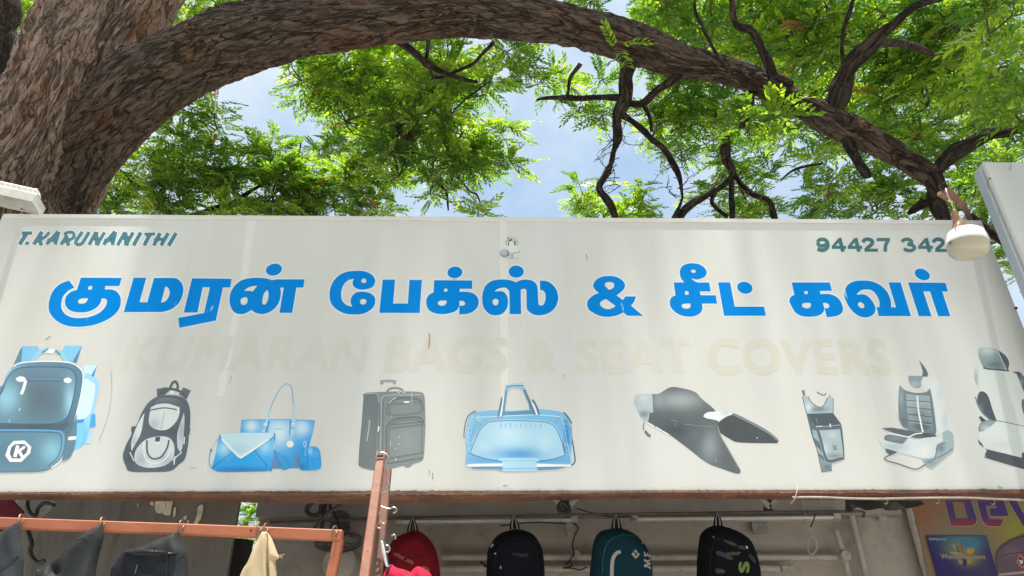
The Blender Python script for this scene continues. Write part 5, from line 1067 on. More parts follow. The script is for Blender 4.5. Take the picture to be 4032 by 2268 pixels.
M_tape = material('brown_tape', (0.30, 0.16, 0.08), 0.4, col2=(0.42, 0.25, 0.14), nscale=30, stretch=(1, 1, 3), bump=0.8, bscale=40)
m = MB(); m.tube([at_y(3752, 815, 2.43), at_y(3758, 835, 2.43), at_y(3766, 862, 2.44), at_y(3776, 886, 2.445), lc + axl * 0.058 + (-0.03, 0, 0)], [0.003, 0.009, 0.016, 0.024, 0.022], 14, sub=3); m.build('taped_stem', M_tape, lamp)
m = MB(); m.tube([at_y(3724, 742, 2.40), at_y(3730, 765, 2.39), at_y(3744, 795, 2.42), at_y(3754, 822, 2.43)], 0.0028, 6, sub=4); m.build('cord', M_pvc, lamp)
m = MB(); m.tube([at_y(3762, 800, 2.6), at_y(3768, 818, 2.55), at_y(3772, 850, 2.5), at_y(3790, 880, 2.47)], 0.0016, 6, sub=4); m.build('thin_wire', M_cable, lamp)
for s in ((648, 0.4), (700, -0.5)):
    pass
q = on_plane(stroke(curve("668,905 690,930 705,965 725,1005 740,1025", 3640, 600, 392 / 1235.0, closed=False), 2.4), 2.366)
m = MB(); m.tube([lc + axl * 0.05 + (0.062, -0.03, 0), lc + axl * 0.03 + (0.071, -0.03, 0), lc + axl * 0.004 + (0.075, -0.028, 0)], 0.0018, 6); m.build('spring_clip', M_dark, lamp)
v, t = set_text('3/1/18', [(3731, 958), (3760, 924), (3764, 933), (3735, 968)], bold=0.0, shear=0.2)
def on_lamp(v):
    out = []
    for x, y in v:
        d = ray(x, y); 
        # meet the slanted housing wall
        lo_, hi_ = 2.2, lc[1] * 1.02 / 1.0
        best = None
        for yy in np.linspace(lc[1] - 0.09, lc[1], 90):
            p = EYE + d * (yy / d[1]); h = (p - lc) @ axl; r_ = np.linalg.norm(p - lc - axl * h)
            rad = 0.078 - 0.2 * max(h, 0)
            if r_ <= rad + 0.0006: best = p; break
        out.append(best if best is not None else EYE + d * ((lc[1] - 0.05) / d[1]))
    return np.array(out)
mm_ = MB(); mm_.add(on_lamp(v), t); mm_.build('ink_mark', M_cable, lamp, smooth=False)
arm = empty('lamp_arm', at_y(3822, 868, 2.88), 'rusty square tube arm rising behind the board to hold the round lamp', 'lamp arm')
M_rust = material('rusty_tube', (0.15, 0.062, 0.040), 0.7, col2=(0.25, 0.115, 0.075), nscale=20, bump=0.4, bscale=60)
m = MB(); m.tube([at_y(3826, 900, 2.885), at_y(3820, 866, 2.885), at_y(3800, 822, 2.80), at_y(3776, 792, 2.66)], 0.0095, square=True, sub=4); m.build('stem', M_rust, arm, smooth=False)
e0, e1 = at_y(3780, 800, 2.68), at_y(3716, 734, 2.42); m = MB(); m.tube([e0, e1], 0.0150, square=True, caps=True); m.build('end_tube', M_rust, arm, smooth=False)
d3 = (e1 - e0) / np.linalg.norm(e1 - e0); m = MB(); m.tube([e1 + d3 * 0.0003, e1 + d3 * 0.0012], 0.0128, square=True); m.build('tube_shade_plate', M_shadeblack, arm, smooth=False)  # dark plate on the closed end, painted shade of a hollow
g_ = e1 - d3 * 0.01 + np.array((-0.012, 0.0, -0.026)); m = MB(); m.tube([g_ + (-0.012, 0.01, 0), g_ + (0.03, 0.03, -0.012)], 0.009, square=True); m.build('clamp', M_rust, arm, smooth=False)

flood = empty('floodlight', at_y(100, 836, 2.84), 'weathered white finned floodlight on the upper left corner of the board', 'floodlight')
P0 = at_y(-150, 738, 2.45); P1 = at_y(160, 806, 2.52); a_ = P1 - P0; L = np.linalg.norm(a_); a_ /= L
n_ = np.array((0.0, 0.06, -1.0)); n_ -= a_ * n_.dot(a_); n_ /= np.linalg.norm(n_); c_ = np.cross(n_, a_)
if c_[1] < 0: c_ = -c_
RF = np.stack((a_, c_, -n_), 1); fc2 = (P0 + P1) / 2
M_flw = material('chalky_white_cast', (0.72, 0.70, 0.65), 0.5, col2=(0.60, 0.55, 0.48), nscale=18, col3=(0.34, 0.22, 0.14), n3=10, c3lo=0.64, c3hi=0.78)
m = MB(); m.box(fc2, (L, 0.115, 0.040), rot=RF, bev=0.006); m.build('housing', M_flw, flood, smooth=False)
m = MB(); m.box(fc2 - n_ * 0.042 + c_ * 0.012, (L * 0.80, 0.06, 0.042), rot=RF, bev=0.012); m.build('driver_box', M_flw, flood, smooth=False)
m = MB(); m.box(fc2 + n_ * 0.0225, (L * 0.93, 0.098, 0.005), rot=RF, bev=0.002); m.build('glass', M_lampw if False else material('dusty_glass', (0.36, 0.37, 0.34), 0.25, col2=(0.27, 0.27, 0.24), nscale=14), flood, smooth=False)
for i in range(14):
    s = -L / 2 + L * (i + 0.6) / 14; b3 = fc2 + a_ * s - n_ * 0.020
    V = []
    for y_ in (-0.052, -0.018): V += [b3 + c_ * y_ - a_ * 0.006, b3 + c_ * y_ + a_ * 0.007, b3 + c_ * y_ - n_ * 0.020 - a_ * 0.003]
    m = MB(); m.add(V, [(0, 1, 2), (5, 4, 3), (0, 3, 4, 1), (1, 4, 5, 2), (2, 5, 3, 0)]); m.build('fin', M_flw, flood, smooth=False)
for s in (-0.3, 0.36):
    e = fc2 + a_ * L * s - n_ * 0.064; m = MB(); m.tube([e + n_ * 0.004, e - n_ * 0.004, e - n_ * 0.006], [0.006, 0.006, 0.003], 10); m.build('screw', M_flw, flood)
m = MB(); bb = fc2 + a_ * L * 0.47; m.box(bb + n_ * 0.004, (0.010, 0.119, 0.036), rot=RF, bev=0.003); m.build('end_bracket', M_flw, flood, smooth=False)
m = MB(); m.tube([at_y(100, 846, 2.83), at_y(100, 815, 2.78), fc2 + a_ * L * 0.28 - c_ * -0.02 + n_ * 0.02], 0.010, square=True); m.build('mounting_post', M_rust, flood, smooth=False)

# ------------------------------------------------------------------ neighbouring board, wire along the bottom edge, hooks
M_sheet2 = material('grey_white_sheet', (0.42, 0.425, 0.40), 0.35, col2=(0.46, 0.465, 0.44), nscale=1.5)
nt_ = at_y(3868, 634, 2.62); nbd = empty('neighbour_sign', (nt_[0] + 1.5, 2.62, nt_[2] - 1.7), 'plain grey-white board of the next shop at the right edge', 'signboard')
m = MB(); m.box((nt_[0] + 1.5, 2.66, nt_[2] - 0.85), (3.0, 0.08, 1.7), bev=0.008); m.build('panel', M_sheet2, nbd, smooth=False)
m = MB(); m.box((nt_[0] - 0.006, 2.665, nt_[2] - 0.86), (0.012, 0.05, 1.66), bev=0.003); m.build('edge_trim', material('blue_grey_trim', (0.36, 0.40, 0.44), 0.4), nbd, smooth=False)
m = MB(); m.tube([at_y(3896, 703, 2.61), at_y(3890, 712, 2.60), at_y(3888, 728, 2.60), at_y(3894, 745, 2.612)], 0.0012, 5, sub=3); m.build('wire_end', M_cable, nbd)
m = MB(); c = at_y(3896, 704, 2.617); m.tube([c, c - (0, 0.003, 0)], 0.004, 8); m.build('bolt', M_shadeblack, nbd)
v, t = fill([curve("3975,668 3980,645 3982,640 3981,660 3976,672")]); m = MB(); p = on_plane(v, 2.618); m.add(p, t); m.build('stain', material('brown_stain', (0.34, 0.30, 0.25), 0.7), nbd, smooth=False)
cable([(3120, 1958), (3240, 1958), (3330, 1962), (3450, 1964), (3600, 1961), (3800, 1960), (3950, 1966), (4100, 1970), (4500, 1976)], D - 0.02, 0.0042, material('dull_cable', (0.36, 0.32, 0.27), 0.6, col2=(0.25, 0.21, 0.17), nscale=12), 'pale grey cable sagging along the lower edge of the board', sub=6)
cable([(3134, 1910, D - 0.012), (3140, 1920, D - 0.022), (3134, 1950, D - 0.028), (3128, 1966, D - 0.02), (3120, 1974, D - 0.01), (3116, 1984, D)], D, 0.0022, M_pvc, 'short knotted string tied through the lower edge of the board', 'string', 'string', 4)
for i, (hx, hy, lb) in enumerate(((3233, 1966, 'small straight hook under the board left of the tarpaulin'), (3490, 1968, 'copper hook under the board below the torn tarpaulin'), (3692, 1966, 'copper hook under the board at the left of the banner'), (3912, 1970, 'copper hook hanging over the big letter e'))):
    cable([(hx - 2, hy - 6), (hx + 4, hy + 2), (hx + 4, hy + 10), (hx - 2, hy + 16), (hx - 8, hy + 12)] if i else [(hx, hy - 6), (hx, hy + 4), (hx - 1, hy + 12)], D + 0.01, 0.0022, M_wire, lb, 'hook', 'hook', 4, group='hooks along the lower edge of the board')
# ------------------------------------------------------------------ neem trees
Q = 4032 / 2576.0
_perm = np.random.default_rng(3).permutation(256); _perm = np.concatenate((_perm, _perm, _perm))
_grad = np.random.default_rng(4).normal(size=(256, 3)); _grad /= np.linalg.norm(_grad, axis=1)[:, None]
def pnoise(p):
    i = np.floor(p).astype(int); f = p - i; u = f * f * f * (f * (f * 6 - 15) + 10); i &= 255
    out = 0
    for dx in (0, 1):
        for dy in (0, 1):
            for dz in (0, 1):
                h = _perm[_perm[_perm[(i[:, 0] + dx) & 255] + ((i[:, 1] + dy) & 255)] + ((i[:, 2] + dz) & 255)]
                d = f - (dx, dy, dz)
                w = (u[:, 0] if dx else 1 - u[:, 0]) * (u[:, 1] if dy else 1 - u[:, 1]) * (u[:, 2] if dz else 1 - u[:, 2])
                out = out + w * np.sum(_grad[h] * d, 1)
    return out * 1.6

def bark_material(name, c1, c2, c3, c4, scale=1.0):
    m, N, L, B = nodes_of(name)
    B.inputs['Roughness'].default_value = 0.92; B.inputs['Specular IOR Level'].default_value = 0.18
    at = N.new('ShaderNodeAttribute'); at.attribute_name = 'bark'
    def noise(sc, stretch, det=8, rough=0.65, dist=0.0):
        mp = N.new('ShaderNodeMapping'); mp.inputs['Scale'].default_value = stretch
        L.new(at.outputs['Vector'], mp.inputs['Vector'])
        no = N.new('ShaderNodeTexNoise'); no.inputs['Scale'].default_value = sc; no.inputs['Detail'].default_value = det
        no.inputs['Roughness'].default_value = rough; no.inputs['Distortion'].default_value = dist
        L.new(mp.outputs[0], no.inputs['Vector']); return no
    n1 = noise(15 * scale, (1, 1, 0.42), 10, 0.72, 0.3)
    n2 = noise(3.2, (1, 1, 0.5), 7, 0.65)
    n3 = noise(70 * scale, (1, 1, 0.45), 5, 0.6)
    mp = N.new('ShaderNodeMapping'); mp.inputs['Scale'].default_value = (1, 1, 0.24); L.new(at.outputs['Vector'], mp.inputs['Vector'])
    dn = N.new('ShaderNodeTexNoise'); dn.inputs['Scale'].default_value = 14; L.new(mp.outputs[0], dn.inputs['Vector'])
    ad = N.new('ShaderNodeVectorMath'); ad.operation = 'MULTIPLY_ADD'; ad.inputs[1].default_value = (0.05, 0.05, 0.05)
    L.new(dn.outputs['Color'], ad.inputs[0]); L.new(mp.outputs[0], ad.inputs[2])
    def ridge(sc, width, dist):
        no = N.new('ShaderNodeTexNoise'); no.inputs['Scale'].default_value = sc; no.inputs['Detail'].default_value = 4
        no.inputs['Roughness'].default_value = 0.55; no.inputs['Distortion'].default_value = dist
        L.new(ad.outputs[0], no.inputs['Vector'])
        s1 = N.new('ShaderNodeMath'); s1.operation = 'SUBTRACT'; s1.inputs[1].default_value = 0.5; L.new(no.outputs['Fac'], s1.inputs[0])
        s2 = N.new('ShaderNodeMath'); s2.operation = 'ABSOLUTE'; L.new(s1.outputs[0], s2.inputs[0])
        s3 = N.new('ShaderNodeMapRange'); s3.inputs[1].default_value = 0.0; s3.inputs[2].default_value = width; L.new(s2.outputs[0], s3.inputs[0])
        return s3
    ra, rb_ = ridge(9.5 * scale, 0.042, 1.2), ridge(24 * scale, 0.06, 0.8)
    crack = N.new('ShaderNodeMath'); crack.operation = 'MULTIPLY'
    rb2 = N.new('ShaderNodeMath'); rb2.operation = 'MULTIPLY_ADD'; rb2.inputs[1].default_value = 0.5; rb2.inputs[2].default_value = 0.5
    L.new(rb_.outputs[0], rb2.inputs[0]); L.new(ra.outputs[0], crack.inputs[0]); L.new(rb2.outputs[0], crack.inputs[1])
    rp = N.new('ShaderNodeValToRGB'); cr = rp.color_ramp
    cr.elements[0].position = 0.30; cr.elements[0].color = (*c1, 1); cr.elements[1].position = 0.72; cr.elements[1].color = (*c2, 1)
    L.new(n1.outputs['Fac'], rp.inputs['Fac'])
    mr = N.new('ShaderNodeMapRange'); mr.inputs[1].default_value = 0.50; mr.inputs[2].default_value = 0.66; mr.inputs[4].default_value = 0.8
    L.new(n2.outputs['Fac'], mr.inputs[0])
    mx = N.new('ShaderNodeMix'); mx.data_type = 'RGBA'; mx.inputs[7].default_value = (*c3, 1)
    L.new(mr.outputs[0], mx.inputs[0]); L.new(rp.outputs['Color'], mx.inputs[6])
    mx2 = N.new('ShaderNodeMix'); mx2.data_type = 'RGBA'; mx2.inputs[6].default_value = (*c4, 1)
    L.new(crack.outputs[0], mx2.inputs[0]); L.new(mx.outputs[2], mx2.inputs[7])
    L.new(mx2.outputs[2], B.inputs['Base Color'])
    h1 = N.new('ShaderNodeMath'); h1.operation = 'MULTIPLY_ADD'; h1.inputs[1].default_value = 0.8
    L.new(n1.outputs['Fac'], h1.inputs[0]); L.new(crack.outputs[0], h1.inputs[2])
    h2 = N.new('ShaderNodeMath'); h2.operation = 'MULTIPLY_ADD'; h2.inputs[1].default_value = 0.5
    L.new(n3.outputs['Fac'], h2.inputs[0]); L.new(h1.outputs[0], h2.inputs[2])
    bp = N.new('ShaderNodeBump'); bp.inputs['Strength'].default_value = 1.0; bp.inputs['Distance'].default_value = 0.018
    L.new(h2.outputs[0], bp.inputs['Height']); L.new(bp.outputs[0], B.inputs['Normal'])
    return m
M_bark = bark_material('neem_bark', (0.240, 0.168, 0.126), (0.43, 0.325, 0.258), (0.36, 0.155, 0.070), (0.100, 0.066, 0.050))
M_bark2 = bark_material('silhouette_neem_bark', (0.038, 0.028, 0.021), (0.115, 0.088, 0.068), (0.11, 0.055, 0.032), (0.018, 0.013, 0.010), 1.4)  # branches: their backlit, near-black tone put into the bark colour

M_bark3 = bark_material('shaded_neem_bark', (0.072, 0.053, 0.040), (0.185, 0.143, 0.112), (0.15, 0.075, 0.040), (0.028, 0.020, 0.015))  # main limb: the shade on its underside put into a darker bark

def limb(name, pts, parent, mat, n=14, sub=8, rough=0.0, ring=0.0, lump=0.0, smooth=True):
    """pts: (px, py, radius_px, distance) with px in the 2576-wide photograph; radius and place become metres"""
    P = np.array([at_z(a[0] * Q, a[1] * Q, a[3]) for a in pts]); R = np.array([a[2] * Q * a[3] / FOCAL for a in pts])
    P, R = smooth_path(P, R, sub)
    if not ring or ring > 0.011:                 # crooked, knobby growth
        jj = np.stack([pnoise(P * 5.5 + k_ * 17.3) for k_ in range(3)], 1) * np.minimum(R, 0.05)[:, None] * 0.7
        P[1:-1] += jj[1:-1]; R = R * (1 + 0.22 * pnoise(P * 9 + 3.3))
    if ring:                                     # resample to even fine rings so that the bark can be modelled
        ln = np.concatenate(([0], np.cumsum(np.linalg.norm(np.diff(P, axis=0), axis=1)))); t = np.arange(0, ln[-1], ring)
        P = np.stack([np.interp(t, ln, P[:, i]) for i in range(3)], 1); R = np.interp(t, ln, R)
        for _ in range(3): P[1:-1] = (P[:-2] + 2 * P[1:-1] + P[2:]) / 4
    mb = MB(); mb.tube(P, R, n, att=True)
    V, A = mb.v[0], mb.a[0]
    if rough or lump:
        T = np.gradient(P, axis=0); cen = np.repeat(P, n, 0); nr = V - cen; nr /= np.linalg.norm(nr, axis=1)[:, None] + 1e-9
        d = lump * pnoise(A * (2.6, 2.6, 1.5) + 7.3)
        if rough:
            w = A + 0.035 * np.stack([pnoise(A * 6 + k_) for k_ in (0, 31, 57)], 1)
            r1 = 1 - np.abs(pnoise(w * (13, 13, 3.4)) * 1.6); r2 = 1 - np.abs(pnoise(w * (27, 27, 7.5) + 11) * 1.6); r3 = pnoise(w * (60, 60, 22) + 5)
            st = np.floor(pnoise(w * (17, 17, 6.0) + 3) * 4) / 4
            d = d + rough * (-0.9 * np.clip(r1, 0, 1) ** 3 - 0.45 * np.clip(r2, 0, 1) ** 3 + 0.30 * r3 + 0.55 * st)
        mb.v[0] = V + nr * d[:, None]
    return mb.build(name, mat, parent, smooth=True if not rough else True)

# ---- leaves: a neem leaf is a drooping stalk with pairs of sickle-shaped leaflets
def frond_template(seed, pairs):
    g = np.random.default_rng(seed); V = []; F = []
    L = 1.0; droop = g.uniform(0.15, 0.5); side = g.uniform(-0.12, 0.12)
    def axis(t): return np.array((t, side * t * t, -droop * t * t))
    n_ = 0
    for i in range(pairs + 1):
        for s in ((-1, 1) if i < pairs else (0,)):
            t = 0.16 + 0.84 * (i + 0.35 * (s > 0)) / (pairs + 0.2); b = axis(min(t, 1.0))
            ln = g.uniform(0.21, 0.29) * (1 - 0.25 * abs(t - 0.5)); wd = ln * g.uniform(0.34, 0.42)
            fa = g.uniform(0.75, 1.05); dirv = np.array((math.cos(fa), s * math.sin(fa), g.uniform(-0.35, 0.1))) if s else np.array((1, 0, -0.4))
            dirv /= np.linalg.norm(dirv); tip_dir = dirv + np.array((0.65, -0.1 * s, -0.55)); tip_dir /= np.linalg.norm(tip_dir)
            m = b + dirv * ln * 0.5; e = m + tip_dir * ln * 0.5
            nrm = np.array((g.normal(0, .25), g.normal(0, .25), 1.0)); w0 = np.cross(nrm, dirv); w0 /= np.linalg.norm(w0); w1 = np.cross(nrm, tip_dir); w1 /= np.linalg.norm(w1)
            V += [b - w0 * wd * 0.12, b + w0 * wd * 0.12, m + w0 * wd * 0.55, m - w0 * wd * 0.5, e + w1 * wd * 0.05, e - w1 * wd * 0.05]
            F += [(n_, n_ + 1, n_ + 2, n_ + 3), (n_ + 3, n_ + 2, n_ + 4, n_ + 5)]; n_ += 6
    # the stalk
    prev = None
    for i in range(5):
        p = axis(i / 4 * 0.98); r = 0.007 * (1 - 0.5 * i / 4)
        V += [p + (0, r, 0), p - (0, r, 0)]
        if prev is not None: F.append((prev, prev + 1, n_ + 1, n_))
        prev = n_; n_ += 2
    return np.array(V), np.array(F)
TPL = [frond_template(s, p) for s, p in ((1, 6), (2, 7), (3, 5), (4, 7), (5, 6), (6, 8))]

def leaf_material(name, dark, mid, light, trans):
    m = bpy.data.materials.new(name); m.use_nodes = True; N, L = m.node_tree.nodes, m.node_tree.links
    N.clear(); out = N.new('ShaderNodeOutputMaterial')
    at = N.new('ShaderNodeAttribute'); at.attribute_name = 'tint'
    rp = N.new('ShaderNodeValToRGB'); cr = rp.color_ramp
    cr.elements[0].position = 0.0; cr.elements[0].color = (*dark, 1); cr.elements[1].position = 0.9; cr.elements[1].color = (*light, 1)
    e = cr.elements.new(0.5); e.color = (*mid, 1); e = cr.elements.new(0.985); e.color = (*light, 1); e = cr.elements.new(0.99); e.color = (0.12, 0.060, 0.026, 1)
    L.new(at.outputs['Fac'], rp.inputs['Fac'])
    df = N.new('ShaderNodeBsdfDiffuse'); tr = N.new('ShaderNodeBsdfTranslucent'); gl = N.new('ShaderNodeBsdfGlossy'); gl.inputs['Roughness'].default_value = 0.6
    L.new(rp.outputs['Color'], df.inputs['Color'])
    mu = N.new('ShaderNodeMix'); mu.data_type = 'RGBA'; mu.blend_type = 'MULTIPLY'; mu.inputs[0].default_value = 1.0; mu.inputs[7].default_value = (*trans, 1)
    L.new(rp.outputs['Color'], mu.inputs[6]); L.new(mu.outputs[2], tr.inputs['Color'])
    a = N.new('ShaderNodeAddShader'); L.new(df.outputs[0], a.inputs[0]); L.new(tr.outputs[0], a.inputs[1])
    mx = N.new('ShaderNodeMixShader'); fr = N.new('ShaderNodeFresnel'); fr.inputs['IOR'].default_value = 1.38
    ms = N.new('ShaderNodeMath'); ms.operation = 'MULTIPLY'; ms.inputs[1].default_value = 0.35; L.new(fr.outputs[0], ms.inputs[0])
    L.new(ms.outputs[0], mx.inputs[0]); L.new(a.outputs[0], mx.inputs[1]); L.new(gl.outputs[0], mx.inputs[2]); L.new(mx.outputs[0], out.inputs['Surface'])
    return m
M_leaf = leaf_material('neem_leaf', (0.023, 0.056, 0.009), (0.050, 0.106, 0.012), (0.128, 0.186, 0.018), (2.7, 2.45, 0.9))
M_twig = material('twig_bark', (0.060, 0.042, 0.032), 0.9, col2=(0.10, 0.075, 0.055), nscale=30)

def crown(name, clumps, parent, seed, bare=()):
    """clumps: (px, py, radius_px, distance, density) in the 2576-wide photograph; leaves hang in clusters at twig ends"""
    g = np.random.default_rng(seed); VS = []; FS = []; TS = []; MS = []; base = 0
    tw = MB()
    for (px, py, rp, zc, den) in clumps:
        c = at_z(px * Q, py * Q, zc); r = rp * Q * zc / FOCAL
        if rp < 5: c = np.array((px, py, zc)); r = rp       # given in metres
        nt = max(1 if 5 < rp < 20 else 2, int(round(den * 14.0 * (r / 0.34) ** 2)))
        hub = c + g.normal(0, 0.2, 3) * r + np.array((0, 0, -0.2 * r))
        for k_ in range(nt):
            u = g.normal(size=3); u /= np.linalg.norm(u); tip = c + u * r * g.uniform(0.25, 1.0) ** 0.6 * np.array((1, 1.25, 1))
            if g.random() < 0.75:
                mid = (hub + tip) / 2 + g.normal(0, 0.12, 3) * r
                tw.tube([hub, mid, tip], [0.008, 0.006, 0.003], 4, caps=False, sub=2)
            nf = g.integers(6, 11) if rp >= 20 or rp < 5 else 4; ctint = g.uniform(0.1, 0.9)
            a0_ = g.uniform(0, 6.28)
            outw = tip - c; outw[2] = 0; outw /= np.linalg.norm(outw) + 1e-6
            for j in range(nf):
                V0, F0 = TPL[g.integers(len(TPL))]
                ln = g.uniform(0.16, 0.29); az = a0_ + j * 2.4 + g.normal(0, 0.3)
                d = np.array((math.cos(az), math.sin(az), g.uniform(-0.25, 0.65))) + outw * 0.45; d /= np.linalg.norm(d)
                ref = np.array((0, 0, 1.0)); s = np.cross(ref, d); s /= np.linalg.norm(s) + 1e-6; nz = np.cross(d, s)
                ro = g.normal(0, 0.35); s, nz = s * math.cos(ro) + nz * math.sin(ro), nz * math.cos(ro) - s * math.sin(ro)
                st = tip + d * 0.01 - u * g.uniform(0, 0.10)
                V = st + ln * (V0[:, :1] * d + V0[:, 1:2] * s + V0[:, 2:] * nz)
                VS.append(V); FS.append(F0 + base); base += len(V0)
                t = np.clip(ctint + g.normal(0, 0.16, (len(F0) + 1) // 2), 0.0, 0.97)
                if g.random() < 0.006: t[:] = 1.0
                TS.append(np.repeat(t, 2)[:len(F0)]); MS.append(np.concatenate((np.zeros(len(F0) - 4, dtype=np.int32), np.ones(4, dtype=np.int32))))
    for (px, py, ang, lng, zc) in bare:
        p = at_z(px * Q, py * Q, zc); d = np.array((math.cos(ang), g.uniform(-.4, .4), -math.sin(ang))); lng = lng * Q * zc / FOCAL; P = [p]
        for k_ in range(4):
            d = d + g.normal(0, 0.28, 3); d /= np.linalg.norm(d); P.append(P[-1] + d * lng / 4)
        tw.tube(P, [0.0042, 0.0034, 0.0028, 0.002, 0.001], 4, caps=False, sub=2)
        for k_ in (1, 2, 3):
            e = d + g.normal(0, 0.8, 3); e /= np.linalg.norm(e); tw.tube([P[k_], P[k_] + e * lng * 0.16, P[k_] + e * lng * 0.3 + g.normal(0, .03, 3) * lng], [0.002, 0.0015, 0.0008], 4, caps=False)
    V = np.concatenate(VS); F = np.concatenate(FS); T = np.concatenate(TS)
    tv = np.concatenate(tw.v); tf = np.array([f for f in tw.f]) + len(V)
    nl = len(F); V = np.concatenate((V, tv)); F = np.concatenate((F, tf)); T = np.concatenate((T, np.zeros(len(tf))))
    org = origin_of(parent)
    me = bpy.data.meshes.new(name); me.vertices.add(len(V)); me.vertices.foreach_set('co', (V - org).astype(np.float32).ravel())
    me.loops.add(F.size); me.loops.foreach_set('vertex_index', F.astype(np.int32).ravel())
    me.polygons.add(len(F)); me.polygons.foreach_set('loop_start', np.arange(0, F.size, 4, dtype=np.int32))
    me.materials.append(M_leaf); me.materials.append(M_twig)
    mi = np.concatenate(MS + [np.ones(len(tf), dtype=np.int32)]); me.polygons.foreach_set('material_index', mi)
    me.update(calc_edges=True)
    a = me.attributes.new('tint', 'FLOAT', 'FACE'); a.data.foreach_set('value', T.astype(np.float32))
    o = bpy.data.objects.new(name, me); COL.objects.link(o); o.parent = parent
    print('crown', name, len(F))
    return o

# the big tree: leaning trunk at the left, limb arching over the board
base1 = at_z(70 * Q, 600 * Q, 5.5)
t1 = empty('neem_tree', (base1[0] - 0.7, base1[1], 0.0), 'big neem tree with thick leaning trunk and a limb arching over the signboard', 'tree')
ground_pt = (base1[0] - 0.75, base1[1])
def px_of(p):
    c = ROT.T @ (np.asarray(p) - EYE); return (CX + FOCAL * c[0] / -c[2]) / Q, (CY - FOCAL * c[1] / -c[2]) / Q, -c[2]
gx, gy, gz = px_of((base1[0] - 0.60, base1[1] + 0.1, 0.0))
trunk_pts = [(gx, gy, 190 * 5.5 / gz * 1.25, gz), (-25, 760, 172, 5.35), (52, 520, 162, 5.5), (128, 360, 152, 5.55), (192, 200, 144, 5.65), (298, 0, 136, 5.85), (410, -230, 142, 6.2), (550, -520, 130, 6.8)]
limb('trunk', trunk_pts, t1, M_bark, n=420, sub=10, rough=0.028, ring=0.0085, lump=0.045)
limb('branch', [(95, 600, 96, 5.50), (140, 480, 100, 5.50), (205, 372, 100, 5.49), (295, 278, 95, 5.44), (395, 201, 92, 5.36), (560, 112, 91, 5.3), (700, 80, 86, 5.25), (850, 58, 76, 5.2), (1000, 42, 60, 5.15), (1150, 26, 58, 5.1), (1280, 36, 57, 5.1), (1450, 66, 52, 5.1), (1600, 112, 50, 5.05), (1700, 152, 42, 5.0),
                (1800, 172, 33, 5.0), (1900, 200, 31, 4.95), (2000, 252, 32, 4.9), (2080, 292, 38, 4.85), (2140, 322, 35, 4.85), (2210, 362, 27, 4.8), (2300, 418, 25, 4.8), (2352, 452, 28, 4.8)], t1, M_bark3, n=220, sub=8, rough=0.018, ring=0.010, lump=0.035)
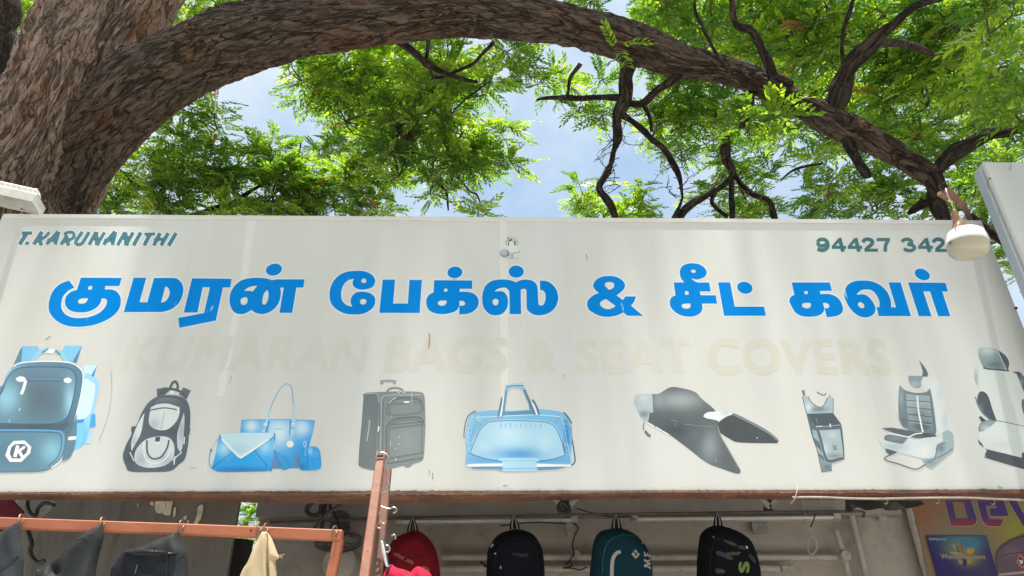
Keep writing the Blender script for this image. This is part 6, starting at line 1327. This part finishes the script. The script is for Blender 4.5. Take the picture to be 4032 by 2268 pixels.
LIMBS = [
 ([(2340, 440, 26, 4.8), (2354, 500, 26, 4.8), (2372, 545, 20, 4.75), (2400, 600, 18, 4.7)], 0.008), ([(2335, 440, 20, 4.8), (2400, 388, 24, 4.75), (2480, 345, 20, 4.7), (2576, 318, 19, 4.65), (2680, 310, 17, 4.6)], 0.008),
 ([(2075, 290, 34, 4.85), (2120, 215, 30, 4.8), (2138, 170, 24, 4.75), (2180, 128, 23, 4.7), (2222, 80, 20, 4.65), (2265, 38, 18, 4.6), (2330, 4, 15, 4.55), (2430, -30, 13, 4.5)], 0.008),
 ([(1975, 215, 26, 4.9), (1950, 190, 16, 4.85), (1915, 125, 13, 4.8), (1890, 85, 12, 4.75), (1850, 60, 11, 4.7), (1842, 0, 9, 4.7), (1835, -60, 8, 4.7)], 0.0),
 ([(1575, 120, 30, 5.05), (1577, 195, 21, 5.0), (1570, 260, 20, 5.0), (1556, 310, 18, 4.95), (1545, 370, 15, 4.95), (1526, 440, 13, 4.9), (1512, 480, 12, 4.9), (1540, 520, 13, 4.85), (1558, 580, 12, 4.8)], 0.006),
 ([(1560, 285, 14, 5.0), (1620, 330, 10, 5.0), (1690, 402, 12, 4.95), (1712, 460, 10, 4.95), (1718, 505, 10, 4.9), (1690, 560, 10, 4.9)], 0.004),
 ([(1570, 248, 11, 5.0), (1500, 244, 9, 5.05), (1400, 245, 8, 5.1), (1350, 252, 4, 5.15)], 0.0), ([(1570, 255, 10, 5.0), (1618, 262, 10, 4.95), (1660, 222, 12, 4.95), (1705, 190, 14, 4.97)], 0.0), ([(1618, 262, 8, 4.95), (1632, 290, 6, 4.95), (1640, 330, 5, 4.95)], 0.0),
 ([(1460, 160, 7, 5.1), (1435, 200, 6, 5.15), (1428, 240, 4, 5.15)], 0.0),
 ([(1890, 230, 16, 4.95), (1875, 300, 15, 5.1), (1830, 352, 15, 5.2), (1824, 405, 17, 5.25), (1842, 445, 15, 5.25), (1780, 490, 11, 5.2), (1720, 530, 13, 5.15), (1690, 590, 12, 5.1)], 0.005), ([(1842, 445, 9, 5.25), (1840, 560, 8, 5.2)], 0.0),
 ([(1850, 440, 9, 5.25), (1888, 488, 9, 5.2), (1940, 512, 9, 5.2), (1952, 580, 9, 5.15)], 0.0), ([(1800, 480, 8, 5.2), (1790, 510, 7, 5.2), (1830, 545, 6, 5.2)], 0.0),
 ([(2130, 330, 24, 4.85), (2140, 370, 18, 4.8), (2157, 412, 16, 4.75), (2180, 446, 12, 4.72)], 0.006), ([(2350, 500, 14, 4.8), (2310, 520, 10, 4.8), (2290, 530, 8, 4.8), (2320, 500, 6, 4.75)], 0.0),
 ([(2440, 540, 15, 4.75), (2500, 592, 15, 4.7), (2535, 616, 14, 4.65), (2600, 634, 15, 4.6)], 0.004),
 ([(985, 95, 12, 5.2), (1060, 150, 10, 5.4), (1085, 165, 12, 5.5), (1130, 190, 9, 5.6), (1200, 205, 6, 5.8)], 0.0), ([(1130, 190, 6, 5.6), (1190, 160, 6, 5.5), (1242, 104, 6, 5.3)], 0.0), ([(1070, 155, 6, 5.5), (1078, 110, 6, 5.3), (1070, 80, 6, 5.2)], 0.0),
 ([(1085, 165, 6, 5.5), (1090, 195, 5, 5.6), (1130, 190, 5, 5.6)], 0.0), ([(1230, 205, 3, 5.8), (1150, 270, 3, 6.0), (1115, 330, 2.5, 6.2)], 0.0), ([(1000, 300, 8, 6.6), (1010, 330, 14, 6.6), (1030, 345, 12, 6.6)], 0.0),
 ([(1760, -40, 4, 4.8), (1750, 20, 4.5, 4.8), (1770, 70, 5, 4.8), (1810, 150, 5, 4.9), (1850, 180, 6, 4.95)], 0.0), ([(2165, -60, 6, 4.6), (2140, 20, 6, 4.6), (2120, 90, 6, 4.65), (2126, 200, 6, 4.75)], 0.0), ([(2190, 112, 11, 4.85), (2240, 108, 12, 5.2), (2300, 118, 13, 5.5), (2350, 140, 10, 5.6)], 0.0),
 ([(1060, 430, 4, 7.0), (1110, 470, 4, 7.0), (1122, 485, 4.5, 7.0), (1128, 530, 2.5, 7.0)], 0.0), ([(1150, 440, 3, 7.0), (1180, 480, 3, 7.0), (1200, 492, 3, 7.0), (1216, 535, 2, 7.0)], 0.0), ([(2070, 410, 5, 5.0), (2000, 425, 4, 5.0), (1965, 452, 2.5, 5.0)], 0.0),
]
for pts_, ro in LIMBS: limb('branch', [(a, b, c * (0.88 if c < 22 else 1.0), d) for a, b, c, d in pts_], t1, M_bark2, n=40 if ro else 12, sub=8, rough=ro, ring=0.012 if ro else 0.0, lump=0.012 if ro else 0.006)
C1 = [(760, 170, 60, 6.6, 1), (830, 230, 75, 6.8, 1), (900, 160, 85, 6.6, 1), (900, 290, 90, 7.0, 1), (1000, 190, 95, 6.5, 1), (1000, 320, 95, 6.8, 1), (1080, 250, 90, 6.4, 1), (1120, 160, 80, 6.3, 1), (1150, 320, 85, 6.8, 1), (1090, 410, 85, 7.0, 1), (990, 430, 70, 7.0, 1),
      (1180, 400, 65, 6.9, 1), (1225, 350, 48, 6.8, .8), (1270, 410, 32, 6.8, .8), (1225, 200, 62, 6.4, .9), (1300, 150, 48, 6.2, .8), (1270, 115, 55, 6.2, .8), (1400, 195, 38, 6.0, .5), (1450, 262, 42, 5.8, .45), (1510, 195, 40, 5.8, .45), (1520, 290, 25, 5.7, .3), (1556, 128, 14, 4.72, .3),
      (1210, 545, 38, 6.8, .8), (1140, 450, 34, 6.9, .8), (1085, 470, 36, 6.9, .8), (940, 520, 60, 7.2, 1), (870, 440, 60, 7.2, 1),
      (1700, 30, 75, 5.9, 1), (1800, 55, 75, 5.7, 1), (1900, 40, 85, 5.9, 1), (1780, 120, 48, 5.6, .8), (1880, 140, 60, 5.8, .9), (1970, 95, 85, 5.8, 1), (2050, 50, 85, 5.7, 1), (2050, 160, 85, 5.9, 1), (2130, 100, 75, 5.6, .8), (2200, 30, 80, 5.6, .9), (2210, 190, 90, 5.9, 1), (2290, 110, 90, 5.7, .9), (2310, 230, 90, 5.8, 1), (2400, 60, 85, 5.4, 1),
      (2420, 180, 90, 5.5, 1), (2500, 60, 85, 4.2, .8), (2540, 170, 85, 4.1, .8), (2570, 270, 70, 4.1, .7), (2490, 270, 70, 5.3, 1), (2230, 300, 75, 5.8, 1), (2330, 330, 62, 5.6, .9), (2010, 330, 50, 5.4, .6), (2060, 390, 42, 5.3, .7), (2100, 470, 55, 5.3, .7), (1860, 330, 40, 5.0, .5), (1940, 300, 34, 4.9, .5), 
      (1275, 330, 36, 6.8, .8), (1295, 430, 30, 6.8, .7), (1330, 215, 40, 6.3, .7), (1640, 10, 60, 6.2, .9), (1500, -10, 50, 6.2, .9), (2400, 420, 60, 5.6, .8), (2500, 400, 70, 5.8, .9)]
C1 = [(a, b, c, d + (0.75 if 5.25 < d < 6.05 else 0.0), e) for a, b, c, d, e in C1]
C1 += [(g_x, g_y, 110, 6.6, .7) for g_x, g_y in ((700, -160), (900, -260), (1100, -150), (1300, -200), (1500, -180), (1750, -140), (1950, -190), (2150, -160), (2350, -150), (2550, -120), (1200, -420), (1600, -420), (2000, -420), (2400, -400), (800, -480))]
go_ = np.random.default_rng(8)
C1 += [(x + go_.uniform(-30, 30), y + go_.uniform(-25, 25), 75, 8.0, .75) for x in range(1690, 2640, 120) for y in (10, 110, 210, 310) if not (x < 1800 and y > 250)]
C1 += [(x + go_.uniform(-30, 30), y + go_.uniform(-25, 25), 70, 8.2, .6) for x in range(800, 1180, 110) for y in (170, 280, 390)]
C1 += [(x + go_.uniform(-.4, .4), y + go_.uniform(-.3, .3), 0.85, go_.uniform(5.2, 7.2), 0.42) for x in np.arange(-5.5, 6, 1.15) for y in (-5.6, -4.4, -3.3, -2.2)]  # unseen leaf clumps added overhead to dim the top of the sign
C1 += [(x + go_.uniform(-.2, .2), go_.uniform(1.55, 1.9), 0.45, go_.uniform(14.0, 15.0), 1.25) for x in np.arange(-4.4, 3.6, 0.40)]  # unseen high clumps added to break the sun on the sign into patches
BARE = [(1550 + go_.uniform(-10, 12), go_.uniform(280, 500), math.pi + go_.uniform(-1.0, 0.8), go_.uniform(50, 110), 4.95) for _ in range(14)] + [(1560, go_.uniform(250, 380), go_.uniform(-0.5, 1.2), go_.uniform(40, 90), 4.95) for _ in range(6)]
BARE += [(1700 + go_.uniform(-15, 15), go_.uniform(400, 540), go_.choice([0.0, 3.1]) + go_.uniform(-.9, .9), go_.uniform(40, 90), 4.95) for _ in range(12)] + [(1400 + go_.uniform(0, 150), 246, -1.4 + go_.uniform(-.7, .7) + go_.choice([0, 3.0]), go_.uniform(30, 70), 5.05) for _ in range(9)]
BARE += [(1835 + go_.uniform(-15, 15), go_.uniform(380, 520), go_.choice([0.2, 2.9]) + go_.uniform(-.8, .8), go_.uniform(40, 100), 5.2) for _ in range(12)] + [(1940, 350, 1.2, 60, 5.2), (1250, 330, 0.6, 80, 6.8), (1010, 450, 2.2, 50, 7), (1950, 470, 2.4, 60, 5.2), (2000, 420, 3.6, 70, 5.1)]
crown('crown', C1, t1, 21, BARE)

# trees behind the shop
def small_tree(px, py, zc, h_r, label, clumps, seed, extra=()):
    p = at_z(px * Q, py * Q, zc); b_ = np.array((p[0], p[1], 0.0))
    t = empty('neem_tree', b_, label, 'tree', 'neem trees behind the shop')
    lo_ = px_of(b_); mid_ = px_of(b_ * 0.5 + np.array(p) * 0.5 + (0.12, 0.05, 0))
    limb('trunk', [(lo_[0], lo_[1], h_r * zc / lo_[2] * 1.3, lo_[2]), (mid_[0], mid_[1], h_r, mid_[2]), (px, py, h_r * 0.7, zc)], t, M_bark2, n=40, sub=10, lump=0.03)
    for e in extra: limb('branch', e, t, M_bark2, n=12, sub=6, lump=0.006)
    crown('crown', clumps, t, seed); return t
small_tree(430, 560, 7.6, 24, 'leafy neem tree behind the board just right of the big trunk', [(300, 470, 70, 7.2, 1.1), (380, 420, 75, 7.2, 1.1), (470, 340, 75, 7.4, 1), (545, 310, 50, 7.4, .9), (520, 430, 90, 7.3, 1.1), (610, 410, 72, 7.4, 1), (690, 390, 55, 7.4, .9), (690, 470, 85, 7.3, 1), (780, 470, 75, 7.5, 1), (860, 490, 70, 7.5, 1), (420, 510, 80, 7.2, 1.1), (290, 540, 60, 7.2, 1.1), (590, 520, 80, 7.4, 1), (740, 530, 80, 7.4, 1), (480, 300, 30, 7.4, .8), (640, 600, 90, 7.6, .8), (440, 640, 90, 7.6, .8), (760, 640, 90, 7.6, .8)], 31,
           [[(430, 560, 14, 7.6), (400, 500, 8, 7.4), (350, 470, 6, 7.3), (310, 440, 4, 7.2)], [(400, 500, 6, 7.4), (430, 440, 5, 7.3), (480, 420, 4, 7.3)], [(430, 560, 12, 7.6), (560, 520, 8, 7.5), (650, 470, 5, 7.5), (760, 410, 3, 7.5)], [(760, 350, 2.5, 7.5), (740, 420, 3, 7.5), (690, 470, 4, 7.5)]])
small_tree(-10, 240, 7.4, 44, 'dark second neem trunk at the top left corner with leaves', [(60, 30, 50, 8.2, 1), (70, 110, 40, 8.2, .9), (120, 50, 50, 8.3, .9), (470, 10, 55, 8.0, 1), (540, -10, 60, 8.0, 1), (600, 10, 30, 8.0, .9), (430, 45, 20, 8.0, .8), (640, -60, 90, 8.0, .8)], 32,
           [[(-10, 240, 42, 7.4), (0, 120, 40, 7.5), (5, 0, 38, 7.6), (10, -160, 34, 7.8)], [(20, 100, 10, 7.6), (90, 76, 6, 7.8), (150, 40, 4, 8.0)]])
small_tree(1640, 640, 8.2, 22, 'pale sunlit neem tree low behind the middle of the board', [(1450, 505, 48, 7.6, 1), (1520, 545, 50, 7.6, 1), (1610, 505, 52, 7.6, 1), (1570, 550, 48, 7.6, 1), (1640, 330, 45, 8.4, .8), (1700, 320, 62, 8.4, .9), (1740, 260, 58, 8.4, .9), (1720, 380, 55, 8.4, .9), (1800, 330, 55, 8.4, .9), (1850, 390, 50, 8.4, .9), (1910, 340, 50, 8.4, .8), (1880, 470, 55, 8.4, 1), (1780, 490, 42, 8.4, .8), (1660, 270, 30, 8.2, .6), (1930, 530, 55, 8.2, 1), (1850, 540, 50, 8.2, .9), (1960, 260, 40, 8.2, .7), (1930, 430, 30, 8.2, .6), (1600, 620, 80, 8, 1), (1800, 620, 90, 8, 1)], 33)
small_tree(2300, 700, 8.0, 26, 'leafy neem tree behind the right part of the board', [(2170, 440, 65, 7.2, 1), (2190, 520, 70, 7.2, 1), (2260, 470, 60, 7.2, .9), (2060, 520, 60, 7.2, 1), (2110, 560, 60, 7.0, 1), (2400, 490, 65, 7.2, .9), (2450, 420, 60, 7.4, .9), (2470, 510, 60, 7.2, .9), (2430, 560, 40, 7.0, .7), (2540, 430, 70, 7.6, .9), (2280, 380, 60, 7.4, 1), (2360, 380, 50, 7.4, .9), (2530, 650, 38, 6.6, .8), (2560, 700, 36, 6.6, .7), (2500, 610, 30, 6.6, .6), (2480, 570, 36, 6.8, .7), (2300, 560, 60, 7.2, .8), (2150, 330, 60, 7.6, 1), (2020, 460, 40, 7.4, .7), (2550, 540, 50, 7.0, .8), (2560, 340, 70, 7.6, .9), (2200, 640, 80, 7.4, .9), (2400, 650, 80, 7.4, .8)], 34)
small_tree(640, 1420, 10.5, 14, 'sunlit neem tree seen low through the gap beside the dark panel', [(600, 1270, 40, 9.8, .9), (640, 1300, 40, 9.8, .9), (620, 1340, 40, 9.8, .9), (660, 1260, 36, 10, .6)], 35, [[(640, 1420, 10, 10.5), (615, 1330, 7, 10.2), (640, 1262, 6, 10), (600, 1240, 5, 10)]])
